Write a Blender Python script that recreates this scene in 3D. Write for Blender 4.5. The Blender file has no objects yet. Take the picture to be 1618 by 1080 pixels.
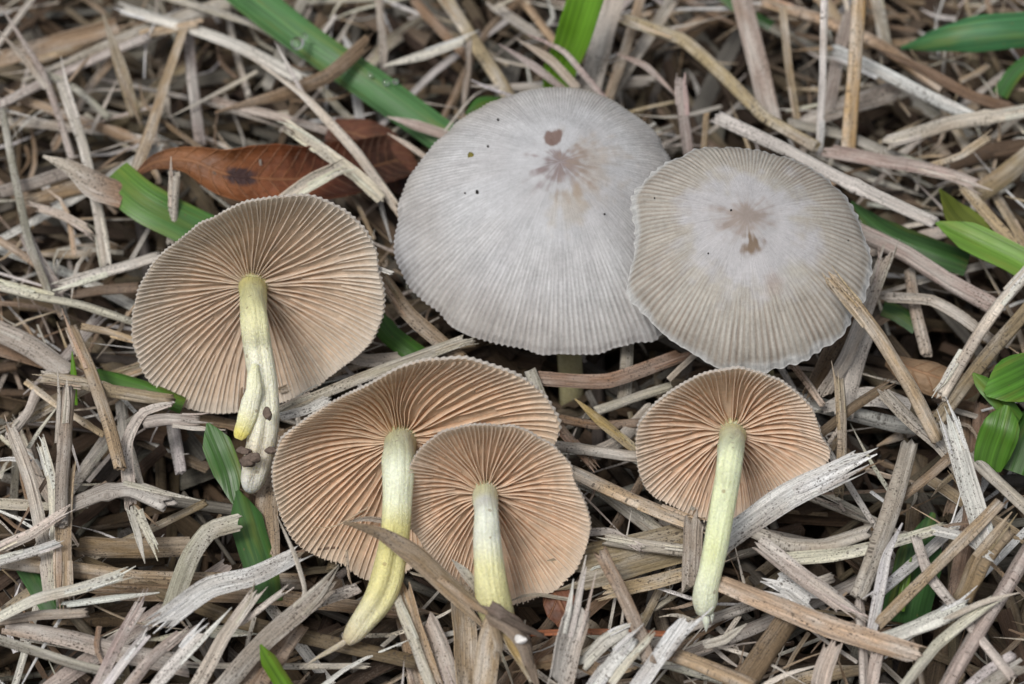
import bpy, math, random
import numpy as np

random.seed(7)
RNG = np.random.default_rng(7)
R = math.radians
U = 0.01                       # everything below is thought out in centimetres and built in metres

# ------------------------------------------------------------------ camera, sky, sun, exposure
sc = bpy.context.scene
COL = sc.collection
PITCH, DIST, FOC, SENS = R(48), 36.0, 100.0, 36.0
PW, PH = 1618, 1080
TGT = np.array([0.0, 0.0, 1.0])
VW = np.array([0.0, -math.cos(PITCH), math.sin(PITCH)])      # from the mushrooms to the lens
VU = np.array([1.0, 0.0, 0.0])
VV = np.array([0.0, math.sin(PITCH), math.cos(PITCH)])
CAM = TGT + VW * DIST
cd = bpy.data.cameras.new('camera')
cam = bpy.data.objects.new('camera', cd)
COL.objects.link(cam)
cam.location = CAM * U
cam.rotation_euler = (R(90) - PITCH, 0, 0)
cd.lens, cd.sensor_width, cd.sensor_fit = FOC, SENS, 'HORIZONTAL'
cd.clip_start, cd.clip_end = 0.01, 50
cd.dof.use_dof = True
cd.dof.focus_distance = 34.0 * U
cd.dof.aperture_fstop = 25
sc.camera = cam

world = bpy.data.worlds.new('World')
sc.world = world
world.use_nodes = True
wn, wl = world.node_tree.nodes, world.node_tree.links
sky = wn.new('ShaderNodeTexSky')
sky.sky_type = 'NISHITA'
sky.sun_disc = False
SUN_EL, SUN_AZ = R(62), R(-145)       # high, in front of the caps and a little to one side
sky.sun_elevation = SUN_EL
sky.sun_rotation = SUN_AZ
sky.air_density, sky.dust_density, sky.ozone_density = 1.0, 4.0, 1.0
hs = wn.new('ShaderNodeHueSaturation')
hs.inputs['Saturation'].default_value = 0.22
wl.new(sky.outputs[0], hs.inputs['Color'])
wl.new(hs.outputs[0], wn['Background'].inputs['Color'])
wn['Background'].inputs['Strength'].default_value = 0.075

sd = bpy.data.lights.new('sun', 'SUN')
sun = bpy.data.objects.new('sun', sd)
COL.objects.link(sun)
sd.energy, sd.angle, sd.color = 1.5, R(16), (1.0, 0.96, 0.9)
from mathutils import Vector
sun.rotation_euler = Vector((math.sin(SUN_AZ) * math.cos(SUN_EL), math.cos(SUN_AZ) * math.cos(SUN_EL), math.sin(SUN_EL))).to_track_quat('Z', 'Y').to_euler()
sc.view_settings.view_transform = 'Standard'
sc.view_settings.look = 'None'
sc.view_settings.gamma = 1
sc.view_settings.use_curve_mapping = False
sc.view_settings.exposure = 0.52
sc.cycles.max_bounces = 8

# ------------------------------------------------------------------ geometry helpers
PX = SENS / FOC * DIST / PW    # centimetres per photograph pixel at the mushrooms

def ray(px, py):
    d = -VW + VU * ((px - PW / 2) / PW * SENS / FOC) + VV * ((PH / 2 - py) / PW * SENS / FOC)
    return d

def at(px, py, h):
    """the point at height h (cm) above the soil seen at a photograph pixel"""
    d = ray(px, py)
    return CAM + d * ((h - CAM[2]) / d[2])

def onplane(px, py, c, n):
    d = ray(px, py)
    return CAM + d * (np.dot(c - CAM, n) / np.dot(d, n))

def unit(a):
    a = np.asarray(a, float)
    return a / np.maximum(np.linalg.norm(a, axis=-1, keepdims=True), 1e-12)

def spline(pts, m, kink=0.0):
    """Catmull-Rom through pts (any number of columns), m samples evenly spread by length; kink > 0 keeps the bends sharp"""
    p = np.asarray(pts, float)
    if len(p) == 2:
        t = np.linspace(0, 1, m)[:, None]
        return p[0] * (1 - t) + p[1] * t
    q = np.vstack([2 * p[0] - p[1], p, 2 * p[-1] - p[-2]])
    out = []
    for i in range(1, len(q) - 2):
        t = np.linspace(0, 1, 24, endpoint=False)[:, None]
        a, b, c, d = q[i - 1], q[i], q[i + 1], q[i + 2]
        lin = b * (1 - t) + c * t
        out.append(kink * lin + (1 - kink) * 0.5 * (2 * b + (c - a) * t + (2 * a - 5 * b + 4 * c - d) * t ** 2 + (3 * b - a - 3 * c + d) * t ** 3))
    out.append(p[-1][None])
    o = np.vstack(out)
    s = np.concatenate([[0], np.cumsum(np.linalg.norm(np.diff(o[:, :3], axis=0), axis=1))])
    k = np.linspace(0, s[-1], m)
    return np.stack([np.interp(k, s, o[:, j]) for j in range(o.shape[1])], 1)

_LAT = RNG.random((64, 64))
def vnoise(x, y, px=64):
    """smooth value noise, period px (<=64) in x"""
    x, y = np.asarray(x, float), np.asarray(y, float)
    xi, yi = np.floor(x).astype(int), np.floor(y).astype(int)
    fx, fy = x - xi, y - yi
    fx, fy = fx * fx * (3 - 2 * fx), fy * fy * (3 - 2 * fy)
    g = lambda a, b: _LAT[a % px, b % 64]
    return (g(xi, yi) * (1 - fx) + g(xi + 1, yi) * fx) * (1 - fy) + (g(xi, yi + 1) * (1 - fx) + g(xi + 1, yi + 1) * fx) * fy

def sstep(a, b, x):
    t = np.clip((np.asarray(x, float) - a) / (b - a), 0, 1)
    return t * t * (3 - 2 * t)

class Geo:
    """collects quads and triangles with a tint and a 'sv' vector per vertex"""
    def __init__(s):
        s.v, s.q, s.t, s.tint, s.sv, s.n = [], [], [], [], [], 0
    def add(s, v, quads=None, tris=None, tint=(1, 1, 1), sv=None):
        v = np.asarray(v, float).reshape(-1, 3)
        n = len(v)
        s.v.append(v)
        tint = np.asarray(tint, float)
        s.tint.append(np.broadcast_to(tint, (n, 3)) if tint.ndim == 1 else tint.reshape(-1, 3))
        s.sv.append(np.zeros((n, 3)) if sv is None else np.asarray(sv, float).reshape(-1, 3))
        if quads is not None and len(quads): s.q.append(np.asarray(quads, int).reshape(-1, 4) + s.n)
        if tris is not None and len(tris): s.t.append(np.asarray(tris, int).reshape(-1, 3) + s.n)
        s.n += n
    def grid(s, P, tint=(1, 1, 1), sv=None, loop_u=False, loop_v=False, flip=False):
        a, b = P.shape[:2]
        I = np.arange(a * b).reshape(a, b)
        if loop_u: I = np.vstack([I, I[:1]])
        if loop_v: I = np.hstack([I, I[:, :1]])
        q = np.stack([I[:-1, :-1], I[1:, :-1], I[1:, 1:], I[:-1, 1:]], -1).reshape(-1, 4)
        if flip: q = q[:, ::-1]
        s.add(P.reshape(-1, 3), q, tint=tint, sv=sv)

def build(name, geo, m, parent=None, origin=None, smooth=True, mesh=None):
    v = np.vstack(geo.v)
    o = np.mean(v, 0) if origin is None else np.asarray(origin, float)
    me = bpy.data.meshes.new(name)
    me.vertices.add(len(v))
    me.vertices.foreach_set('co', ((v - o) * U).astype(np.float32).ravel())
    q = np.vstack(geo.q) if geo.q else np.zeros((0, 4), int)
    t = np.vstack(geo.t) if geo.t else np.zeros((0, 3), int)
    nl = q.size + t.size
    me.loops.add(nl)
    me.loops.foreach_set('vertex_index', np.concatenate([q.ravel(), t.ravel()]).astype(np.int32))
    me.polygons.add(len(q) + len(t))
    me.polygons.foreach_set('loop_start', np.concatenate([np.arange(len(q)) * 4, q.size + np.arange(len(t)) * 3]).astype(np.int32))
    me.polygons.foreach_set('use_smooth', np.full(len(q) + len(t), smooth))
    a = me.attributes.new('tint', 'FLOAT_COLOR', 'POINT')
    tint = np.ones((len(v), 4), np.float32); tint[:, :3] = np.vstack(geo.tint)
    a.data.foreach_set('color', tint.ravel())
    a = me.attributes.new('sv', 'FLOAT_VECTOR', 'POINT')
    a.data.foreach_set('vector', np.vstack(geo.sv).astype(np.float32).ravel())
    me.update(calc_edges=True)
    me.validate()
    me.materials.append(m)
    ob = bpy.data.objects.new(name, me)
    COL.objects.link(ob)
    if parent is not None:
        ob.parent = parent
        ob.location = (o * U) - np.array(ORG[parent.name])
    else:
        ob.location = o * U
    ORG[ob.name] = tuple(o * U)
    return ob

ORG = {}
def thing(name, at_cm):
    e = bpy.data.objects.new(name, None)
    COL.objects.link(e)
    e.location = np.asarray(at_cm) * U
    e.empty_display_size = 0.005
    ORG[e.name] = tuple(np.asarray(at_cm) * U)
    return e

def tag(o, label=None, cat=None, group=None, kind=None):
    if label: o['label'] = label
    if cat: o['category'] = cat
    if group: o['group'] = group
    if kind: o['kind'] = kind

# ------------------------------------------------------------------ materials
class NT:
    def __init__(s, name):
        s.m = bpy.data.materials.new(name); s.m.use_nodes = True
        s.t = s.m.node_tree; s.n = s.t.nodes; s.l = s.t.links
        s.b = s.n['Principled BSDF']; s.out = s.n['Material Output']
    def node(s, typ, **kw):
        nd = s.n.new(typ)
        for k, v in kw.items():
            if k.startswith('i_'):
                key = k[2:]
                key = int(key) if key.isdigit() else key.replace('_', ' ')
                s.put(nd.inputs[key], v)
            else: setattr(nd, k, v)
        return nd
    def put(s, sock, v):
        if isinstance(v, bpy.types.NodeSocket): s.l.new(v, sock)
        else: sock.default_value = v
    def attr(s, name, out='Color'):
        return s.node('ShaderNodeAttribute', attribute_name=name).outputs[out]
    def mul(s, v, k):
        return s.node('ShaderNodeVectorMath', operation='MULTIPLY', i_0=v, i_1=k).outputs[0]
    def math(s, op, a, b=0.0, c=False):
        return s.node('ShaderNodeMath', operation=op, use_clamp=c, i_0=a, i_1=b).outputs[0]
    def noise(s, v, scale, detail=2, rough=0.5):
        return s.node('ShaderNodeTexNoise', i_Vector=v, i_Scale=scale, i_Detail=detail, i_Roughness=rough).outputs['Fac']
    def ramp(s, f, a, b, lo=0.0, hi=1.0):
        return s.node('ShaderNodeMapRange', i_Value=f, i_1=a, i_2=b, i_3=lo, i_4=hi).outputs[0]
    def mix(s, f, a, b, mode='MIX'):
        nd = s.node('ShaderNodeMix', data_type='RGBA', blend_type=mode)
        s.put(nd.inputs[0], f); s.put(nd.inputs[6], a); s.put(nd.inputs[7], b)
        return nd.outputs[2]
    def bump(s, h, strength, dist):
        return s.node('ShaderNodeBump', i_Height=h, i_Strength=strength, i_Distance=dist).outputs[0]
    def finish(s, col, rough=0.8, normal=None, trans=0.0, spec=0.3, tcol=None, sss=0.0, rad=(0.002, 0.0012, 0.0008)):
        s.put(s.b.inputs['Base Color'], col); s.put(s.b.inputs['Roughness'], rough)
        s.b.inputs['Specular IOR Level'].default_value = spec
        if normal is not None: s.put(s.b.inputs['Normal'], normal)
        if sss:
            s.b.inputs['Subsurface Weight'].default_value = sss
            s.b.inputs['Subsurface Radius'].default_value = rad
            s.b.inputs['Subsurface Scale'].default_value = 1.0
        if trans:
            tr = s.node('ShaderNodeBsdfTranslucent', i_Color=tcol if tcol is not None else col)
            mx = s.node('ShaderNodeMixShader', i_0=trans, i_1=s.b.outputs[0], i_2=tr.outputs[0])
            s.l.new(mx.outputs[0], s.out.inputs['Surface'])
        return s.m

def straw_material():
    k = NT('dry_straw')
    sv, tint = k.attr('sv', 'Vector'), k.attr('tint')
    streak = k.noise(k.mul(sv, (0.9, 42, 31)), 1.0, 3, 0.6)
    fine = k.noise(k.mul(sv, (4.0, 110, 17)), 1.0, 2)
    crack = k.ramp(k.noise(k.mul(sv, (0.6, 58, 47)), 1.0, 2, .6), 0.27, 0.36, 0.62, 0)
    blot = k.noise(k.mul(sv, (1.3, 5.0, 23)), 1.0, 3, 0.65)
    rust = k.noise(k.mul(sv, (0.8, 2.5, 41)), 1.0, 2)
    lum = k.ramp(k.node('ShaderNodeRGBToBW', i_0=tint).outputs[0], 0.10, 0.32)          # dark tints skip bleaching, keeping the gap shade painted into the litter
    c = k.mix(k.math('MULTIPLY', k.ramp(blot, 0.42, 0.70, 0, 0.75), lum), tint, (0.62, 0.59, 0.55, 1))
    c = k.mix(k.math('MULTIPLY', k.ramp(rust, 0.56, 0.78, 0, 0.55), lum), c, (0.24, 0.15, 0.085, 1))
    sh = k.ramp(streak, 0.28, 0.72, 0.55, 1.30)
    c = k.mix(1.0, c, k.node('ShaderNodeCombineColor', i_0=sh, i_1=sh, i_2=sh).outputs[0], 'MULTIPLY')
    c = k.mix(crack, c, (0.085, 0.06, 0.045, 1))
    vo = k.node('ShaderNodeTexVoronoi', i_Vector=k.mul(sv, (17, 26, 57)), i_Scale=1.0)
    dens = k.ramp(k.noise(k.mul(sv, (1.0, 3.0, 71)), 1.0, 1), 0.35, 0.65, 0.10, 0.34)
    speck = k.math('LESS_THAN', vo.outputs['Distance'], dens)
    keep = k.math('GREATER_THAN', k.node('ShaderNodeSeparateColor', i_0=vo.outputs['Color']).outputs[0], 0.42)
    c = k.mix(k.math('MULTIPLY', k.math('MULTIPLY', speck, keep), 0.72), c, (0.07, 0.055, 0.045, 1))
    vo2 = k.node('ShaderNodeTexVoronoi', i_Vector=k.mul(sv, (38, 52, 33)), i_Scale=1.0)
    keep2 = k.math('GREATER_THAN', k.node('ShaderNodeSeparateColor', i_0=vo2.outputs['Color']).outputs[0], 0.55)
    c = k.mix(k.math('MULTIPLY', k.math('MULTIPLY', k.math('LESS_THAN', vo2.outputs['Distance'], k.math('ADD', dens, 0.08)), keep2), 0.6), c, (0.085, 0.068, 0.055, 1))
    gr = k.ramp(k.noise(k.mul(sv, (30, 70, 5)), 1.0, 2, .7), 0.3, 0.7, 0.80, 1.18)
    c = k.mix(1.0, c, k.node('ShaderNodeCombineColor', i_0=gr, i_1=gr, i_2=gr).outputs[0], 'MULTIPLY')
    h = k.math('ADD', k.math('MULTIPLY', streak, 0.7), k.math('MULTIPLY', fine, 0.5))
    nrm = k.bump(h, 0.9, 0.0003)
    return k.finish(c, 0.78, nrm, 0.10, 0.25)

def leaf_material():
    k = NT('green_blade')
    sv, tint = k.attr('sv', 'Vector'), k.attr('tint')
    vein = k.noise(k.mul(sv, (0.25, 24, 13)), 1.0, 2)
    blot = k.noise(k.mul(sv, (1.5, 3, 29)), 1.0, 3)
    sh = k.math('ADD', k.ramp(vein, 0.3, 0.7, 0.60, 1.18), k.ramp(blot, 0.3, 0.7, -0.1, 0.12))
    c = k.mix(1.0, tint, k.node('ShaderNodeCombineColor', i_0=sh, i_1=sh, i_2=sh).outputs[0], 'MULTIPLY')
    yel = k.noise(k.mul(sv, (.7, 6, 37)), 1.0, 3, .6)
    c = k.mix(k.ramp(yel, .52, .78, 0, .6), c, (.26, .28, .05, 1))
    vo = k.node('ShaderNodeTexVoronoi', i_Vector=k.mul(sv, (5, 7, 57)), i_Scale=1.0)
    c = k.mix(k.ramp(vo.outputs['Distance'], 0.05, 0.11, 0.6, 0), c, (0.16, 0.12, 0.05, 1))
    return k.finish(c, k.ramp(blot, 0.3, 0.7, 0.32, 0.55), k.bump(vein, 0.5, 0.00025), 0.30, 0.45)

def rustleaf_material():
    k = NT('rust_leaf')
    sv, tint = k.attr('sv', 'Vector'), k.attr('tint')
    n = k.noise(k.mul(sv, (1.6, 1.6, 3)), 1.0, 5, 0.65)
    f = k.math('ADD', k.math('MULTIPLY', k.noise(k.mul(sv, (9, 9, 3)), 1.0, 3), .6), k.math('MULTIPLY', k.noise(k.mul(sv, (3, 30, 3)), 1.0, 2), .4))
    sh = k.math('ADD', k.ramp(n, 0.3, 0.7, 0.35, 1.4), k.ramp(f, 0.3, 0.7, -0.18, 0.18))
    c = k.mix(1.0, tint, k.node('ShaderNodeCombineColor', i_0=sh, i_1=sh, i_2=sh).outputs[0], 'MULTIPLY')
    sp = k.node('ShaderNodeSeparateXYZ', i_0=sv)
    ay = k.math('ABSOLUTE', sp.outputs[1])
    fr = k.math('FRACT', k.math('MULTIPLY', k.math('ADD', k.math('SUBTRACT', sp.outputs[0], k.math('MULTIPLY', ay, .8)), k.math('MULTIPLY', n, .12)), 5.5))
    vein = k.math('MAXIMUM', k.ramp(k.math('ABSOLUTE', k.math('SUBTRACT', fr, .5)), 0.02, 0.09, 1, 0), k.ramp(ay, 0.008, 0.026, 1, 0))
    c = k.mix(k.math('MULTIPLY', vein, .40), c, (.36, .18, .09, 1))
    f = k.math('ADD', f, k.math('MULTIPLY', vein, .35))
    dv = k.node('ShaderNodeVectorMath', operation='SUBTRACT', i_0=k.mul(sv, (1, 1, 0)), i_1=(1.62, 0.0, 0)).outputs[0]
    dl = k.node('ShaderNodeVectorMath', operation='LENGTH', i_0=k.mul(dv, (4.0, 9.0, 0))).outputs['Value']
    c = k.mix(k.ramp(k.math('ADD', dl, k.math('MULTIPLY', f, .9)), 1.3, 1.75, .9, 0), c, (.035, .022, .026, 1))
    return k.finish(c, k.ramp(n, .3, .7, .38, .7), k.bump(f, 0.8, 0.0005), 0.12, 0.4)

def captop_material():
    # sv = (cos*K, sin*K, t): fine radial fibrils whatever the cap's size
    k = NT('cap_skin')
    sv, tint = k.attr('sv', 'Vector'), k.attr('tint')
    fib = k.noise(k.mul(sv, (30, 30, 5)), 1.0, 3, 0.6)
    fib2 = k.noise(k.mul(sv, (75, 75, 14)), 1.0, 2, 0.6)
    gr = k.noise(k.node('ShaderNodeTexCoord').outputs['Object'], 2600, 2, 0.7)
    sh = k.math('ADD', k.ramp(fib, 0.25, 0.75, 0.84, 1.12), k.math('ADD', k.ramp(fib2, 0.25, 0.75, -0.13, 0.13), k.ramp(gr, 0.3, 0.7, -0.09, 0.09)))
    tt = k.node('ShaderNodeSeparateXYZ', i_0=sv).outputs[2]
    amt = k.ramp(tt, 0.10, 0.62, 0.28, 1.0)                       # silky in the middle, fibrous outwards
    mott = k.ramp(k.noise(k.node('ShaderNodeTexCoord').outputs['Object'], 420, 4, 0.65), 0.3, 0.7, -0.10, 0.10)
    sh = k.math('ADD', k.math('ADD', 1.0, k.math('MULTIPLY', k.math('SUBTRACT', sh, 1.0), amt)), mott)
    c = k.mix(1.0, tint, k.node('ShaderNodeCombineColor', i_0=sh, i_1=sh, i_2=sh).outputs[0], 'MULTIPLY')
    fib = k.math('MULTIPLY', fib, amt)
    h = k.math('ADD', fib, k.math('ADD', k.math('MULTIPLY', gr, 0.6), k.math('MULTIPLY', fib2, 0.6)))
    return k.finish(c, 0.72, k.bump(h, 0.55, 0.00022), 0.12, 0.25)

def gill_material():
    k = NT('gill_flesh')
    sv, tint = k.attr('sv', 'Vector'), k.attr('tint')
    n = k.noise(k.node('ShaderNodeTexCoord').outputs['Object'], 900, 3, 0.6)
    sh = k.ramp(n, 0.3, 0.7, 0.86, 1.12)
    c = k.mix(1.0, tint, k.node('ShaderNodeCombineColor', i_0=sh, i_1=sh, i_2=sh).outputs[0], 'MULTIPLY')
    return k.finish(c, 0.75, k.bump(n, 0.3, 0.0001), 0.45, 0.2)

def stem_material():
    k = NT('stem_flesh')
    sv, tint = k.attr('sv', 'Vector'), k.attr('tint')
    st = k.noise(k.mul(sv, (2.2, 30, 9)), 1.0, 3, 0.6)
    fl = k.noise(k.node('ShaderNodeTexCoord').outputs['Object'], 3200, 2, 0.7)
    sh = k.math('ADD', k.ramp(st, 0.3, 0.7, 0.82, 1.1), k.ramp(fl, 0.35, 0.7, -0.07, 0.14))
    c = k.mix(1.0, tint, k.node('ShaderNodeCombineColor', i_0=sh, i_1=sh, i_2=sh).outputs[0], 'MULTIPLY')
    vf = k.node('ShaderNodeTexVoronoi', i_Vector=k.node('ShaderNodeTexCoord').outputs['Object'], i_Scale=900)
    fk = k.math('MULTIPLY', k.math('LESS_THAN', vf.outputs['Distance'], .22), k.math('GREATER_THAN', k.node('ShaderNodeSeparateColor', i_0=vf.outputs['Color']).outputs[0], .86))
    c = k.mix(k.math('MULTIPLY', fk, .55), c, (.25, .17, .08, 1))
    h = k.math('ADD', st, k.math('MULTIPLY', fl, 0.7))
    return k.finish(c, 0.6, k.bump(h, 0.9, 0.0004), 0.0, 0.3, sss=0.4, rad=(0.0016, 0.0014, 0.0007))

def soil_material():
    k = NT('soil')
    co = k.node('ShaderNodeTexCoord').outputs['Object']
    n = k.noise(co, 260, 6, 0.7)
    c = k.mix(k.ramp(n, 0.3, 0.7), (0.018, 0.012, 0.008, 1), (0.085, 0.058, 0.038, 1))
    return k.finish(c, 0.95, k.bump(n, 0.9, 0.002))

def plain(name, col, rough=0.8):
    k = NT(name)
    n = k.noise(k.node('ShaderNodeTexCoord').outputs['Object'], 1500, 4, 0.65)
    sh = k.ramp(n, 0.3, 0.7, 0.6, 1.3)
    c = k.mix(1.0, (*col, 1), k.node('ShaderNodeCombineColor', i_0=sh, i_1=sh, i_2=sh).outputs[0], 'MULTIPLY')
    return k.finish(c, rough, k.bump(n, 0.6, 0.0003))

def water_material():
    k = NT('water')
    k.b.inputs['Transmission Weight'].default_value = 1.0
    return k.finish((1, 1, 1, 1), 0.02, spec=0.5)

M_STRAW, M_LEAF, M_RUST = straw_material(), leaf_material(), rustleaf_material()
M_CAP, M_GILL, M_STEM, M_SOIL = captop_material(), gill_material(), stem_material(), soil_material()
M_DIRT, M_WATER = plain('dark_dirt', (0.14, 0.105, 0.085)), water_material()

TINT = dict(pale=(0.56, 0.51, 0.43), white=(0.68, 0.655, 0.62), grey=(0.42, 0.37, 0.315), tan=(0.40, 0.30, 0.195),
            ochre=(0.46, 0.31, 0.14), brown=(0.235, 0.16, 0.10), dark=(0.14, 0.095, 0.065), pink=(0.46, 0.37, 0.32), rust=(0.28, 0.10, 0.04))

# ------------------------------------------------------------------ straw, blade and leaf shapes
def frames(P, ref):
    T = unit(np.gradient(P, axis=0))
    S = unit(np.cross(T, ref))
    N = np.cross(S, T)
    return T, S, N

def turn(S, N, a):
    a = np.asarray(a)[:, None]
    return S * np.cos(a) + N * np.sin(a), -S * np.sin(a) + N * np.cos(a)

def add_blade(g, pts, width, tint, seed, m=26, cols=7, curl=0.35, roll=0.0, twist=0.0, thick=0.014, fray0=0.0, fray1=0.0,
              taper0=0.0, taper1=0.0, ref=None, profile=None, fold=0.0, wob=0.02, kink=0.0, lip=0.0):
    """a thin solid strip: cupped across by curl, rolled by roll + twist along, ends torn (fray) or tapered to a point"""
    P = spline(pts, m, kink)[:, :3]
    r = np.random.default_rng(seed)
    L = np.sum(np.linalg.norm(np.diff(P, axis=0), axis=1))
    s = np.linspace(0, 1, m)
    w = np.full(m, width / 2.0) if profile is None else width / 2 * np.interp(s, np.linspace(0, 1, len(profile)), profile)
    w = w * (1 + 0.10 * (vnoise(s * 5 + seed, s * 0 + seed * 0.37) - 0.5))
    if taper0: w = w * np.clip(s / taper0, 0.06, 1) ** 0.8
    if taper1: w = w * np.clip((1 - s) / taper1, 0.06, 1) ** 0.8
    P = P + wob * width * np.stack([vnoise(s * 4 + seed * 1.3 + i * 7, s * 0 + i) - 0.5 for i in range(3)], 1) * 2
    T, S, N = frames(P, unit(VW * 0.5 + np.array([0, 0, 1.0]) * 0.5) if ref is None else np.asarray(ref, float))
    S, N = turn(S, N, roll + twist * (s - 0.5))
    a = np.linspace(-1, 1, cols)
    th = a * max(abs(curl), 1e-3) * 1.5
    rad = 1 / (max(abs(curl), 1e-3) * 1.5)
    xs, zs = np.sin(th) * rad, (np.cos(th) - 1) * rad * np.sign(curl if curl else 1)
    if fold: zs = zs - fold * (1 - np.abs(a))
    if lip: zs = zs + lip * np.abs(a) ** 4
    sl = np.repeat(s[:, None], cols, 1)
    Q = P[:, None] + S[:, None] * (xs[None, :, None] * w[:, None, None]) + N[:, None] * (zs[None, :, None] * w[:, None, None])
    # torn ends: each column ends where it likes
    for side, f in ((0, fray0), (1, fray1)):
        if f:
            ext = np.interp(np.arange(cols), np.sort(r.random(5)) * cols, r.random(5)) * 0.95 + (r.random(cols) > .72) * r.random(cols) * 0.6 - 0.6
            wt = (np.clip((s - .88) / .12, 0, 1) if side else np.clip((.12 - s) / .12, 0, 1))[:, None]
            d = T[-1] if side else -T[0]
            Q = Q + d * (wt * ext[None] * f * width * 1.7)[..., None]
            Q = Q + N[:, None] * (wt * (r.random(cols) - 0.5)[None] * width * 0.25 * f)[..., None]
    nrm = unit(np.cross(np.gradient(Q, axis=0), np.gradient(Q, axis=1)))
    tk = thick * (0.55 + 0.45 * (1 - np.abs(a) ** 3))
    A, B = Q + nrm * tk[None, :, None] / 2, Q - nrm * tk[None, :, None] / 2
    c2 = cols * 2
    xa = np.repeat(a[None], m, 0) * w[:, None]
    sv = np.stack([np.repeat((s * L)[:, None], cols, 1), xa, np.full((m, cols), (seed * 0.6180339) % 1 * 10)], -1)
    tt = np.asarray(tint, float)
    if tt.ndim == 2: tt = np.repeat(np.stack([np.interp(s, np.linspace(0, 1, len(tt)), tt[:, i]) for i in range(3)], 1)[:, None], cols, 1)
    else: tt = np.broadcast_to(tt, (m, cols, 3))
    g.grid(A, tint=tt.reshape(-1, 3), sv=sv)                                 # both faces and the cut rim, each with its own crisp edge
    g.grid(B, tint=tt.reshape(-1, 3), sv=sv + np.array([0, 0, 0.37]), flip=True)
    for j, fl in ((0, True), (cols - 1, False)):
        g.grid(np.stack([A[:, j], B[:, j]], 1), tint=np.stack([tt[:, j]] * 2, 1).reshape(-1, 3) * 1.12, sv=np.stack([sv[:, j]] * 2, 1), flip=fl)
    for row, fl in ((0, False), (m - 1, True)):
        g.grid(np.stack([A[row], B[row]], 1), tint=np.stack([tt[row]] * 2, 1).reshape(-1, 3) * 1.1, sv=np.stack([sv[row]] * 2, 1), flip=fl)
    return Q, S, N, T, w

def add_tube(g, pts, width, tint, seed, m=26, k=12, flat=0.72, roll=0.0, fray0=0.4, fray1=0.4, taper0=0.0, taper1=0.0, hollow=True, wob=0.02, node=None, kink=0.0):
    """a hollow culm: slightly flattened, grooved, its cut ends jagged and open"""
    P = spline(pts, m, kink)[:, :3]
    r = np.random.default_rng(seed)
    L = np.sum(np.linalg.norm(np.diff(P, axis=0), axis=1))
    s = np.linspace(0, 1, m)
    w = np.full(m, width / 2.0) * (1 + 0.16 * (vnoise(s * 4 + seed * 1.7, s * 0 + seed * 0.21) - 0.5))
    if taper0: w = w * np.clip(s / taper0, 0.12, 1) ** 0.7
    if taper1: w = w * np.clip((1 - s) / taper1, 0.12, 1) ** 0.7
    if node is not None: w = w * (1 + 0.28 * np.exp(-((s - node) / 0.025) ** 2))
    P = P + wob * width * np.stack([vnoise(s * 4 + seed * 1.3 + i * 7, s * 0 + i) - 0.5 for i in range(3)], 1) * 2
    T, S, N = frames(P, unit(VW * 0.5 + np.array([0, 0, 1.0]) * 0.5))
    S, N = turn(S, N, roll + 0.5 * (s - 0.5) * (r.random() - 0.5))
    a = np.arange(k) / k * 2 * np.pi
    gr = 1 + 0.10 * np.sin(a * 2 + r.random() * 6) + 0.13 * (r.random(k) - .5) - 0.34 * np.exp(-((a - 0.9 - r.random() * 1.3) / 0.4) ** 2)
    X, Z = np.cos(a) * gr, np.sin(a) * flat * gr
    Q = P[:, None] + S[:, None] * (X[None, :, None] * w[:, None, None]) + N[:, None] * (Z[None, :, None] * w[:, None, None])
    for side, f in ((0, fray0), (1, fray1)):
        if f:
            ext = np.sort(r.random(k))[np.argsort(np.sin(a * (1 + seed % 2) + r.random() * 6))] * 0.7 + r.random(k) * 0.5 - 0.6
            wt = (sstep(0.86, 1, s) if side else sstep(0.14, 0, s))[:, None]
            Q = Q + (T[-1] if side else -T[0]) * (wt * ext[None] * f * width)[..., None]
    rows, ss, ww = [Q], [s * L], [w]
    if hollow:                                     # the ends turn inwards and back down the bore
        inn = lambda row, q, dep: P[row] + (q - P[row]) * 0.62 + T[row] * dep
        e = min(0.35 * width, 0.2 * L)
        pre = [inn(0, Q[0], e * 1.5)[None], inn(0, Q[0], 0)[None]]
        post = [inn(m - 1, Q[-1], 0)[None], inn(m - 1, Q[-1], -e * 1.5)[None]]
        Q = np.concatenate(pre + [Q] + post, 0)
        sL = np.concatenate([[0, 0], s * L, [L, L]]); wL = np.concatenate([[w[0]] * 2, w, [w[-1]] * 2])
    else: sL, wL = s * L, w
    mm = len(Q)
    ang = np.abs(((a / (2 * np.pi)) - 0.5) * 2)
    sv = np.stack([np.repeat(sL[:, None], k, 1), np.cos(a)[None] * wL[:, None] * 1.0 + np.sin(a)[None] * wL[:, None] * 0.8, np.full((mm, k), (seed * 0.6180339) % 1 * 10)], -1)
    tt = np.asarray(tint, float)
    if tt.ndim == 2:
        tt = np.stack([np.interp(np.linspace(0, 1, mm), np.linspace(0, 1, len(tt)), tt[:, i]) for i in range(3)], 1)[:, None]
        tt = np.repeat(tt, k, 1).reshape(-1, 3)
    g.grid(Q, tint=tt, sv=sv, loop_v=True, flip=True)
    return Q, S, N, T, w

def jitter(c, r, amt=0.16):
    c = np.asarray(c, float)
    return np.clip(c * (1 + amt * (r.random() * 2 - 1)) * (1 + 0.05 * (r.random(3) * 2 - 1)), 0.01, 0.72)

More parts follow.
